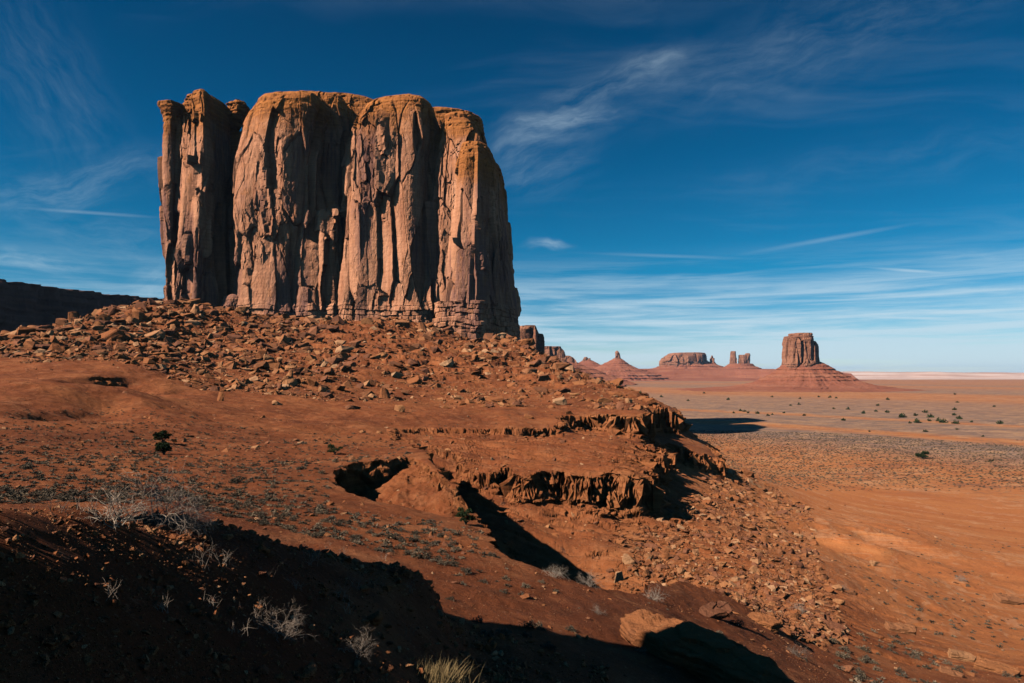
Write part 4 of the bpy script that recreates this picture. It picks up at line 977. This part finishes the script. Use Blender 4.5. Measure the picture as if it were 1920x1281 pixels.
# the big ledge-like slab at the bottom centre, a long whaleback pointing down to the right
x, y, z = hit(1240, 1235)
slab_rock('boulder', [(-2.2, -0.3), (-2.0, 0.35), (-1.2, 0.62), (0.1, 0.55), (1.0, 0.7), (2.2, 0.42), (3.1, 0.05), (3.2, -0.4), (1.8, -0.55), (0.9, -0.42), (-0.2, -0.7), (-1.5, -0.62)], (x+0.75, y+0.1, z+0.12), 0.85, R(-52), (R(10), R(3)),
 'great tilted slab of layered red rock at the bottom of the picture, half in shadow', seed=3, soft=1)
x, y, z = hit(1343, 1160)
slab_rock('boulder', [(-0.75, -0.3), (-0.6, 0.35), (0.5, 0.42), (0.85, 0.1), (0.6, -0.38)], (x, y+0.1, z+0.26), 0.30, R(20), (R(20), R(-14)), 'flat brown slab perched on the small ledge above the hollow', seed=5)
for (u, v, w_, rz, lab, sd) in [(1805, 1235, 52, -8, 'flat dark slab near the lower right corner, upper one of three', 6), (1868, 1262, 74, -30, 'long thin tilted slab at the lower right corner', 7),
    (1785, 1266, 46, -12, 'squared brown slab below the other flat slab at lower right', 8), (1895, 1132, 62, 5, 'low layered rock shelf sticking out at the right edge', 9),
    (1430, 1172, 60, -30, 'low ledge of bedrock just right of the perched slab', 10), (1690, 1185, 60, 0, 'flat outcrop of brown rock on the right hand flat', 11), (1560, 1180, 50, -20, 'small bedrock hump at the foot of the rock fan', 12)]:
    x, y, z = hit(u, v); L = w_/FPX*y/2
    slab_rock('boulder', [(-L, -L*0.35), (-L*0.8, L*0.5), (L*0.5, L*0.55), (L, L*0.1), (L*0.6, -L*0.45)], (x, y, z+L*0.10), L*0.5, R(rz), (R(10), R(8)), lab, seed=sd)
for (u, v, wd, hd, lab, sd, rz) in [(703, 1172, 42, 34, 'pale pointed stone lying on the dark foreground slope', 21, 0.5), (490, 1266, 30, 26, 'orange stone at the bottom edge, left one', 22, 0.1), (580, 1268, 36, 30, 'larger orange stone at the bottom edge beside a pale pebble', 23, 0.8),
    (556, 1274, 14, 12, 'pale cream pebble next to the larger orange stone', 24, 0.2), (440, 1236, 12, 10, 'small pale stone above the left orange stone', 25, 0.9), (243, 1190, 14, 10, 'small light stone on the far left of the dark slope', 26, 0.4), (985, 1122, 26, 8, 'flat pale stone on the ledge by the ravine', 27, 0.1)]:
    x, y, z = hit(u, v); L = wd/FPX*y; Hh = hd/FPX*y
    hero_rock(sd, (x, y, z+Hh*0.3), (L, L*0.8, Hh), (0.2, -0.3, rz), lab, 2, 0.05, 0.4, name='stone', cat='stone')

# ---- pebbles on the near slope
x, y, z, u, v = rand_ground(90000, -41, 8, 2.9, 16, 1)
k = (rng.random(len(u)) < 0.25+0.75*sstep(-0.1, 0.35, fbm2(x/0.7, y/0.7, 4))); x, y, z = x[k], y[k], z[k]; n = len(x)
S1 = np.minimum(0.007*rng.pareto(1.9, n)+0.008, 0.09)*np.clip(y/6, 0.7, 2)
peb = link('pebbles', scatter_mesh('pebbles', lowp[:4], np.stack([x, y, z+S1*0.25], -1), np.stack([S1*1.3, S1, S1*1.1], -1), rotm(rng.uniform(0, 6.28, n), rng.normal(0, .5, n), rng.normal(0, .5, n)), np.where(rng.random(n) < 0.12, 0.95, rng.random(n)*0.95)), ROCK)
tag(peb, 'gravel and pebbles strewn over the near slope', 'pebbles', kind='stuff')
exec_log('pebbles')

# ---- plants
def leaf_mat(name, c0, c1, c2):
    m, g, b = new_mat(name); W = g.new('ShaderNodeNewGeometry').outputs['Position']; oi = g.new('ShaderNodeObjectInfo')
    t = g.math('FRACT', g.math('ADD', attr(g, 'tone'), oi.outputs['Random']))
    c = g.ramp(g.math('ADD', g.math('MULTIPLY', t, 0.6), g.math('MULTIPLY', g.noise(W, 9, 3), 0.4)), [(0.2, c0), (0.55, c1), (0.85, c2)])
    g.l.new(c, b.inputs['Base Color']); return m
SAGE = leaf_mat('desert shrub leaves', (0.060, 0.046, 0.030), (0.115, 0.086, 0.060), (0.27, 0.185, 0.11))
JUN = leaf_mat('juniper leaves', (0.018, 0.030, 0.012), (0.035, 0.050, 0.020), (0.06, 0.07, 0.03))
DRY = leaf_mat('dry twigs', (0.17, 0.12, 0.09), (0.33, 0.24, 0.18), (0.50, 0.37, 0.27))
STRAW = leaf_mat('dry grass', (0.28, 0.18, 0.08), (0.42, 0.30, 0.14), (0.52, 0.38, 0.20))
BARK = leaf_mat('juniper bark', (0.10, 0.07, 0.05), (0.14, 0.10, 0.07), (0.18, 0.13, 0.09))
def clump(seed, n, spiky=0.5, leaf=0.10):
    """unit shrub: n little leaf faces filling a low dome, r about 0.5, height about 0.6"""
    r = np.random.default_rng(seed)
    th = r.uniform(0, 6.283, n); ph = np.arccos(r.uniform(0.02, 1, n)); rad = 0.5*r.uniform(0.45, 1.0, n)**0.6
    rad *= 0.8+0.35*np.sin(th*3+seed)
    c = np.stack([rad*np.sin(ph)*np.cos(th), rad*np.sin(ph)*np.sin(th), rad*np.cos(ph)*1.05+0.02], -1)
    d = c/np.linalg.norm(c, axis=1, keepdims=True)+r.normal(0, spiky, (n, 3)); d /= np.linalg.norm(d, axis=1, keepdims=True)
    s1 = np.cross(d, r.normal(0, 1, (n, 3))); s1 /= np.linalg.norm(s1, axis=1, keepdims=True)
    L = leaf*r.uniform(0.6, 1.4, (n, 1))
    V = np.stack([c-s1*L*0.45, c+s1*L*0.45, c+d*L*1.2], 1).reshape(-1, 3)
    return V, np.arange(n*3).reshape(-1, 3)
def blob(seed):
    """twiggy low mass for small shrubs"""
    r = np.random.default_rng(seed)
    V, F = clump(seed, 46, 0.6, 0.24)
    return V, F
tiny = [blob(i) for i in range(6)]
mid = [clump(20+i, 420, 0.7, 0.085) for i in range(6)]
Z_BENCH = [(-60,770),(330,762),(420,790),(560,812),(735,812),(780,850),(770,862),(620,880),(615,950),(900,990),(945,1060),(1090,1105),(1200,1115),(1320,1135),(1600,1281),(840,1281),(830,1060),(600,1010),(330,945),(-60,945)]
sh = []
x, y, z, u, v = rand_ground(34000, -41, 24, 15, 170, 1)
dens = np.clip(1.05-(u-200)/900, 0.10, 1.0)*np.clip((1150-v)/150, 0.15, 1)
k = inpoly(Z_BENCH, u, v) & (rng.random(len(u)) < dens*0.75*(0.75+0.6*fbm2(x/5, y/5, 2)))
s_ = rng.uniform(0.10, 0.34, len(u))*(1+0.8*(rng.random(len(u)) < 0.06)); sh.append((x[k], y[k], z[k], s_[k]))
x, y, z, u, v = rand_ground(60000, 8, 38, 215, 640, 2)
k = (z < -44) & (v < 921) & (rng.random(len(u)) < 0.30*np.clip((930-v)/30, 0, 1)) & ~((y+1.5*x > 1005) & (y+1.5*x < 1080)); s_ = rng.uniform(0.35, 0.95, len(u)); sh.append((x[k], y[k], z[k], s_[k]))
x, y, z, u, v = rand_ground(9000, 14, 38, 35, 260, 1)
k = (u > 1560) & (v > 985) & (rng.random(len(u)) < 0.22*(fbm2(x/14, y/14, 2) > -0.1)*np.clip((u-1500)/250, 0, 1)); s_ = rng.uniform(0.22, 0.6, len(u)); sh.append((x[k], y[k], z[k], s_[k]))
x, y, z, u, v = rand_ground(3500, -10, 20, 100, 220, 1)
k = (v > 770) & (v < 830) & (u > 640) & (u < 1190) & (rng.random(len(u)) < 0.09); s_ = rng.uniform(0.2, 0.5, len(u)); sh.append((x[k], y[k], z[k], s_[k]))
QX, QY, QZ, QS = [np.concatenate([q_[i] for q_ in sh]) for i in range(4)]
mid_me = []
for V, F in mid:
    me = mesh_np('desert_shrub', V, F, False, {'tone': np.repeat(np.random.default_rng(1).random(len(F))*0.35, 3)}); me.materials.append(SAGE); mid_me.append(me)
qs = QS/QY*FPX; o_ = np.argsort(-qs); vis = visible(QX[o_[:900]], QY[o_[:900]], QZ[o_[:900]]+0.2); ind = []
def shrub_where(u, v):
    if u > 1500: return ['on the right hand flat', 'on the plain'][int(v < 930)]
    if v > 1090: return 'on the ground right of the dark slope' if u < 1200 else 'near the big tilted slab'
    if v > 960: return 'on the bare ground between ravine and dark slope'
    if u < 330: return 'on the left part of the shrub flat'
    if u < 620: return 'in the middle of the shrub flat'
    return 'by the rim of the ravine'
for kk_, i in enumerate(o_[:900]):
    if len(ind) >= 270: break
    u = CX+FPX*QX[i]/QY[i]; v = HV-FPX*QZ[i]/QY[i]
    if not vis[kk_] or u < 0 or u > 1915 or v > 1280: continue
    p = int(rng.integers(0, 6)); o = bpy.data.objects.new('desert_shrub', mid_me[p]); sc.collection.objects.link(o)
    o.location = (QX[i], QY[i], QZ[i]-0.02); s_ = QS[i]; o.scale = (s_*1.25, s_*1.15, s_*rng.uniform(0.75, 1.1)); o.rotation_euler[2] = rng.uniform(0, 6.28)
    px = qs[i]; w1 = 'bushy' if px > 15 else 'low' if px > 11 else 'tiny'; w2 = ['open', 'dense', 'ragged', 'round', 'spreading', 'wispy'][p]
    tag(o, uniq(['%s %s grey shrub %s' % (w1, w2, shrub_where(u, v)), '%s %s grey shrub %s, toward the %s' % (w1, w2, shrub_where(u, v), 'left' if u < (1750 if u > 1500 else 1050 if v > 960 else 165 if u < 330 else 475 if u < 620 else 760) else 'right')]), 'shrub', 'low desert shrubs')
    ind.append(i)
keep = np.ones(len(QX), bool); keep[ind] = False; n = keep.sum(); S1 = QS[keep]
br = link('low_brush', scatter_mesh('low_brush', tiny, np.stack([QX[keep], QY[keep], QZ[keep]-0.02], -1), np.stack([S1*1.25, S1*1.25, S1*rng.uniform(0.6, 1.0, n)], -1), rotm(rng.uniform(0, 6.28, n), np.zeros(n), np.zeros(n)), rng.random(n)), SAGE)
tag(br, 'low grey green brush dotted over the flats', 'brush', kind='stuff')
exec_log('shrubs %d' % n)

def tube(pts, rad, sides=5):
    P_ = np.array(pts, float); n = len(P_); V = []
    for i in range(n):
        t = P_[min(i+1, n-1)]-P_[max(i-1, 0)]; t = t/(np.linalg.norm(t)+1e-9)
        a = np.cross(t, [0.3, 0.2, 0.93]); a /= np.linalg.norm(a)+1e-9; b_ = np.cross(t, a)
        for k in range(sides):
            th = 2*math.pi*k/sides; V.append(P_[i]+(a*math.cos(th)+b_*math.sin(th))*rad[i])
    F = grid_faces(n, sides, True)
    return np.array(V), np.vstack([F[:, [0, 1, 2]], F[:, [0, 2, 3]]])
def merge(parts):
    Vs, Fs, n = [], [], 0
    for V, F in parts: Vs.append(V); Fs.append(F+n); n += len(V)
    return np.vstack(Vs), np.vstack(Fs)
def twigs(seed, stems, length, lean=(0, 0), up=0.8, spread=0.8, depth=3, r0=0.008, kids=4, curl=0.25):
    r = random.Random(seed); parts = []
    def grow(p, d, L, rad, lev):
        pts = [p.copy()]; rads = [rad]; n = 5
        for i in range(n):
            d = d+Vector((r.gauss(0, curl), r.gauss(0, curl), r.gauss(0, curl)-0.03)); d.normalize()
            p = p+d*L/n; pts.append(p.copy()); rads.append(rad*(1-0.75*(i+1)/n))
            if lev < depth and i >= 1:
                for _ in range(r.choice([0, 1, 1, kids//2])):
                    q = d+Vector((r.gauss(0, .7), r.gauss(0, .7), r.gauss(0.05, .6))); q.normalize()
                    grow(p.copy(), q, L*r.uniform(0.45, 0.75), rad*0.6, lev+1)
        parts.append(tube(pts, rads, 4 if lev < 2 else 3))
    for _ in range(stems):
        a = r.uniform(0, 6.28); d = Vector((math.cos(a)*spread+lean[0], math.sin(a)*spread+lean[1], up*r.uniform(0.5, 1.2))); d.normalize()
        grow(Vector((r.gauss(0, .04), r.gauss(0, .04), -0.02)), d, length*r.uniform(0.6, 1.1), r0, 0)
    return merge(parts)
def plant(name, VF, mat, loc, label, cat, rz=0, sc_=1.0, group=None):
    V, F = VF; me = mesh_np(name, V, F, False, {'tone': np.repeat(np.random.default_rng(3).random(len(V)//3+1), 3)[:len(V)]*0.3})
    o = link(name, me, mat); o.location = loc; o.rotation_euler[2] = rz; o.scale = (sc_,)*3
    return tag(o, label, cat, group)
x, y, z = hit(300, 985)
plant('dead_bush', twigs(3, 18, 0.46, (0.25, 0), 0.9, 0.75, 3, 0.007, 4, 0.28), DRY, (x, y, z), 'large leafless grey bush sprawling on the crest of the dark slope', 'bush')
x, y, z = hit(212, 985)
plant('dead_bush', twigs(4, 26, 0.34, (-0.5, 0.2), 0.55, 0.8, 2, 0.006, 4, 0.15), DRY, (x, y, z), 'brown leaning brush just left of the large leafless bush', 'bush')
x, y, z = hit(530, 1195)
plant('dead_bush', twigs(5, 16, 0.26, (0, 0), 0.9, 0.8, 3, 0.0035, 4, 0.22), DRY, (x, y, z), 'small round dry bush in the middle of the dark slope', 'bush')
x, y, z = hit(665, 1228)
plant('dead_bush', twigs(6, 10, 0.17, (0, 0), 1.0, 0.6, 3, 0.003, 4, 0.2), DRY, (x, y, z), 'little dry twiggy plant below the pale pointed stone', 'bush')
for i, (u, v, L) in enumerate([(420, 1065, .16), (385, 1070, .2), (640, 1040, .22), (615, 1032, .18), (670, 1105, .25), (640, 1125, .2), (710, 1100, .18), (760, 1200, .2), (470, 1165, .13), (300, 1150, .1), (500, 1085, .14), (580, 1060, .2), (720, 1050, .2), (560, 1110, .15), (650, 1150, .16), (200, 1120, .09), (395, 1140, .1), (440, 1190, .1), (765, 1110, .2), (100, 960, .12), (60, 955, .15)]):
    x, y, z = hit(u, v)
    plant('dry_tuft', twigs(60+i, 7, L*1.3, (0.1, 0), 1.3, 0.5, 1, 0.0022, 3, 0.12), DRY, (x, y, z), uniq(['thin dry stalks %s' % ('on the upper part of the dark slope' if v < 1100 else 'on the lower part of the dark slope')]), 'dry plant', 0, 1, 'dry stalks on the dark slope')
def grass(seed, n, L, w=0.35):
    r = np.random.default_rng(seed); parts = []
    for i in range(n):
        bx, by = r.normal(0, w*0.45), r.normal(0, w*0.35); a = r.uniform(0, 6.28); ln = r.uniform(0.1, 0.45)+abs(bx)*0.6; h = L*r.uniform(0.6, 1.1)
        dx, dy = math.cos(a)*ln+bx*0.8+0.12, math.sin(a)*ln*0.7+by*0.5
        P_ = [np.array([bx+dx*h*t**1.8, by+dy*h*t**1.8, h*t]) for t in (0, .35, .7, 1)]
        wd = 0.0028; sx = np.array([math.sin(a), -math.cos(a), 0])*wd
        V = np.array([P_[0]-sx, P_[0]+sx, P_[1]-sx, P_[1]+sx, P_[2]-sx*.7, P_[2]+sx*.7, P_[3]])
        parts.append((V, np.array([[0, 1, 3], [0, 3, 2], [2, 3, 5], [2, 5, 4], [4, 5, 6]])))
    return merge(parts)
x, y, z = hit(812, 1279)
plant('grass_tuft', grass(1, 620, 0.26, 0.42), STRAW, (x, y, z-0.03), 'wide tuft of golden dry grass at the bottom edge', 'grass tuft')
x, y, z = hit(935, 1280)
plant('grass_tuft', grass(2, 90, 0.16, 0.12), STRAW, (x, y, z-0.02), 'small dry grass tuft at the bottom edge right of the wide one', 'grass tuft')
for i, (u, v, wpx, lab) in enumerate([(1105, 1100, 40, 'pale twiggy bush where the ravine meets the ledge'), (1040, 1082, 34, 'pale twiggy bush on the rim left of the ravine mouth'), (1225, 1125, 34, 'grey twiggy bush at the foot of the rust coloured bank'), (1500, 1150, 26, 'small grey bush at the foot of the rock fan'), (1580, 1108, 20, 'pale little bush beyond the rock fan'), (1495, 1230, 30, 'grey bush right of the big tilted slab'), (1800, 1090, 18, 'cream coloured tuft on the right hand flat'), (1120, 1150, 22, 'straw coloured tuft on the ground below the ledge')]):
    x, y, z = hit(u, v); L = wpx/FPX*y*0.62
    plant('dead_bush', twigs(30+i, 22, L, (0, 0), 0.9, 0.9, 2, L*0.014, 4, 0.2), DRY, (x, y, z), lab, 'bush')

# junipers: trunk and crown
def juniper(u, v, wpx, hpx, label, seed, dense=1.0):
    x, y, z = hit(u, v); W_ = wpx/FPX*y; H_ = hpx/FPX*y; r = np.random.default_rng(seed)
    root = empty('juniper', (x, y, z)); tag(root, label, 'juniper')
    parts = []
    cs = []
    for k in range(max(6, int(11*dense))):
        a = r.uniform(0, 6.28); rad = W_*0.34*r.uniform(0, 1)**0.6; h = H_*r.uniform(0.25, 0.85)
        cs.append((rad*math.cos(a), rad*math.sin(a), h, W_*r.uniform(0.14, 0.24)))
        parts.append(tube([(0, 0, -0.1), (rad*.2*math.cos(a), rad*.2*math.sin(a), h*0.35), (rad*math.cos(a)*0.8, rad*math.sin(a)*0.8, h*0.85)], [W_*0.035, W_*0.022, W_*0.008], 5))
    V, F = merge(parts); tr = link('trunk', mesh_np('trunk', V, F, True), BARK, root)
    lp = []
    for j, (cx2, cy2, cz2, rr_) in enumerate(cs):
        V, F = clump(seed*31+j, int(380*dense), 0.7, 0.13)
        V = V*np.array([2.0, 2.0, 1.7])*rr_; V[:, 2] -= rr_*0.3
        lp.append((V+np.array([cx2, cy2, cz2]), F))
    V, F = merge(lp); cr_ = link('crown', mesh_np('crown', V, F, False, {'tone': np.repeat(r.random(len(F))*0.5, 3)}), JUN, root)
    return root
juniper(306, 832, 33, 28, 'dark green juniper on the shrub flat, upper of the pair', 1)
juniper(308, 853, 38, 24, 'dark green juniper on the shrub flat, lower of the pair', 2)
juniper(326, 834, 14, 12, 'small juniper seedling beside the upper juniper of the pair', 3, 0.6)
juniper(873, 984, 38, 32, 'bushy green juniper at the brink of the ravine beside the mound', 4)
juniper(628, 852, 30, 18, 'pale grey green bush alone on the flat above the side gully', 5, 0.7)
juniper(1730, 860, 23, 14, 'solitary dark juniper standing on the open plain', 6)
juniper(1858, 868, 12, 8, 'faint grey bush on the plain right of the solitary juniper', 7, 0.5)
jr = random.Random(9); protos_j = []
far_j = [(1692,783,10),(1716,780,7),(1664,774,6),(1690,779,5),(1745,783,9),(1742,790,6),(1760,790,8),(1768,793,10),(1720,793,10),(1735,774,7),(1789,779,6),(1798,786,8),(1792,795,9),(1822,792,5),(1874,795,8),(1706,794,5),(1642,772,5),(1646,761,5),(1590,768,6),(1619,776,5),(1619,774,5),(1563,767,4),(1508,780,5),(1582,789,6),(1735,810,6),(1790,740,4),(1665,750,5),(1556,746,5),(1568,747,4),(1535,745,4),(1498,759,5),(1482,761,4),(1430,729,4),(1448,745,4),(1420,776,6),(1388,771,5),(1396,772,5),(1403,775,5),(1365,750,5),(1440,780,5),(1448,778,4),(1470,775,4),(1500,748,4),(1580,788,4),(1843,819,4),(1794,806,4),(1864,763,4),(1790,769,6),(1795,755,4),(1630,810,4),(1376,775,4),(1390,730,4),(1200,738,4),(1160,726,4),(1240,745,5),(1290,752,4),(1320,738,4)]
for k in range(4):
    V, F = merge([clump(700+k*5+j, 60, 0.6, 0.20) for j in range(2)]); V[:, 0] += np.repeat([0.12, -0.12], len(V)//2)
    me = mesh_np('juniper', V, F, False, {'tone': np.repeat(np.random.default_rng(k).random(len(F))*0.5, 3)}); me.materials.append(JUN); protos_j.append(me)
for i, (u, v, wpx) in enumerate(far_j):
    x, y, z = hit(u, v); W_ = wpx/FPX*y*1.15
    o = bpy.data.objects.new('juniper', protos_j[i % 4]); sc.collection.objects.link(o); o.location = (x, y, z-W_*0.05); o.scale = (W_, W_, W_*1.15); o.rotation_euler[2] = i*1.3
    rg = 'far out on the plain' if v < 760 else 'in the dotted line of bushes across the plain' if u > 1630 else 'on the plain left of the dotted line of bushes'
    tag(o, uniq(['%s dark juniper %s' % ('larger' if wpx > 8 else 'middling' if wpx > 5 else 'tiny', rg)]), 'juniper', 'dark junipers dotted over the plain')
exec_log('plants')

# ------------------------------------------------------------------ AIR
bm = bmesh.new(); bmesh.ops.create_cube(bm, size=1.0)
hm = bpy.data.meshes.new('haze'); bm.to_mesh(hm); bm.free()
hz = bpy.data.objects.new('haze', hm); sc.collection.objects.link(hz)
hz.location = (0, 3500, 84); hz.scale = (60000, 54000, 290); tag(hz, 'thin blue air over the valley', 'haze', kind='stuff')
hmat = bpy.data.materials.new('haze'); hmat.use_nodes = True; hmat.node_tree.nodes.clear()
g = NT(hmat.node_tree); o = g.new('ShaderNodeOutputMaterial'); pv = g.new('ShaderNodeVolumePrincipled')
pv.inputs['Color'].default_value = (0.45, 0.68, 1.0, 1); pv.inputs['Density'].default_value = 1.7e-5; pv.inputs['Anisotropy'].default_value = 0.0
g.l.new(pv.outputs[0], o.inputs['Volume']); hm.materials.append(hmat)
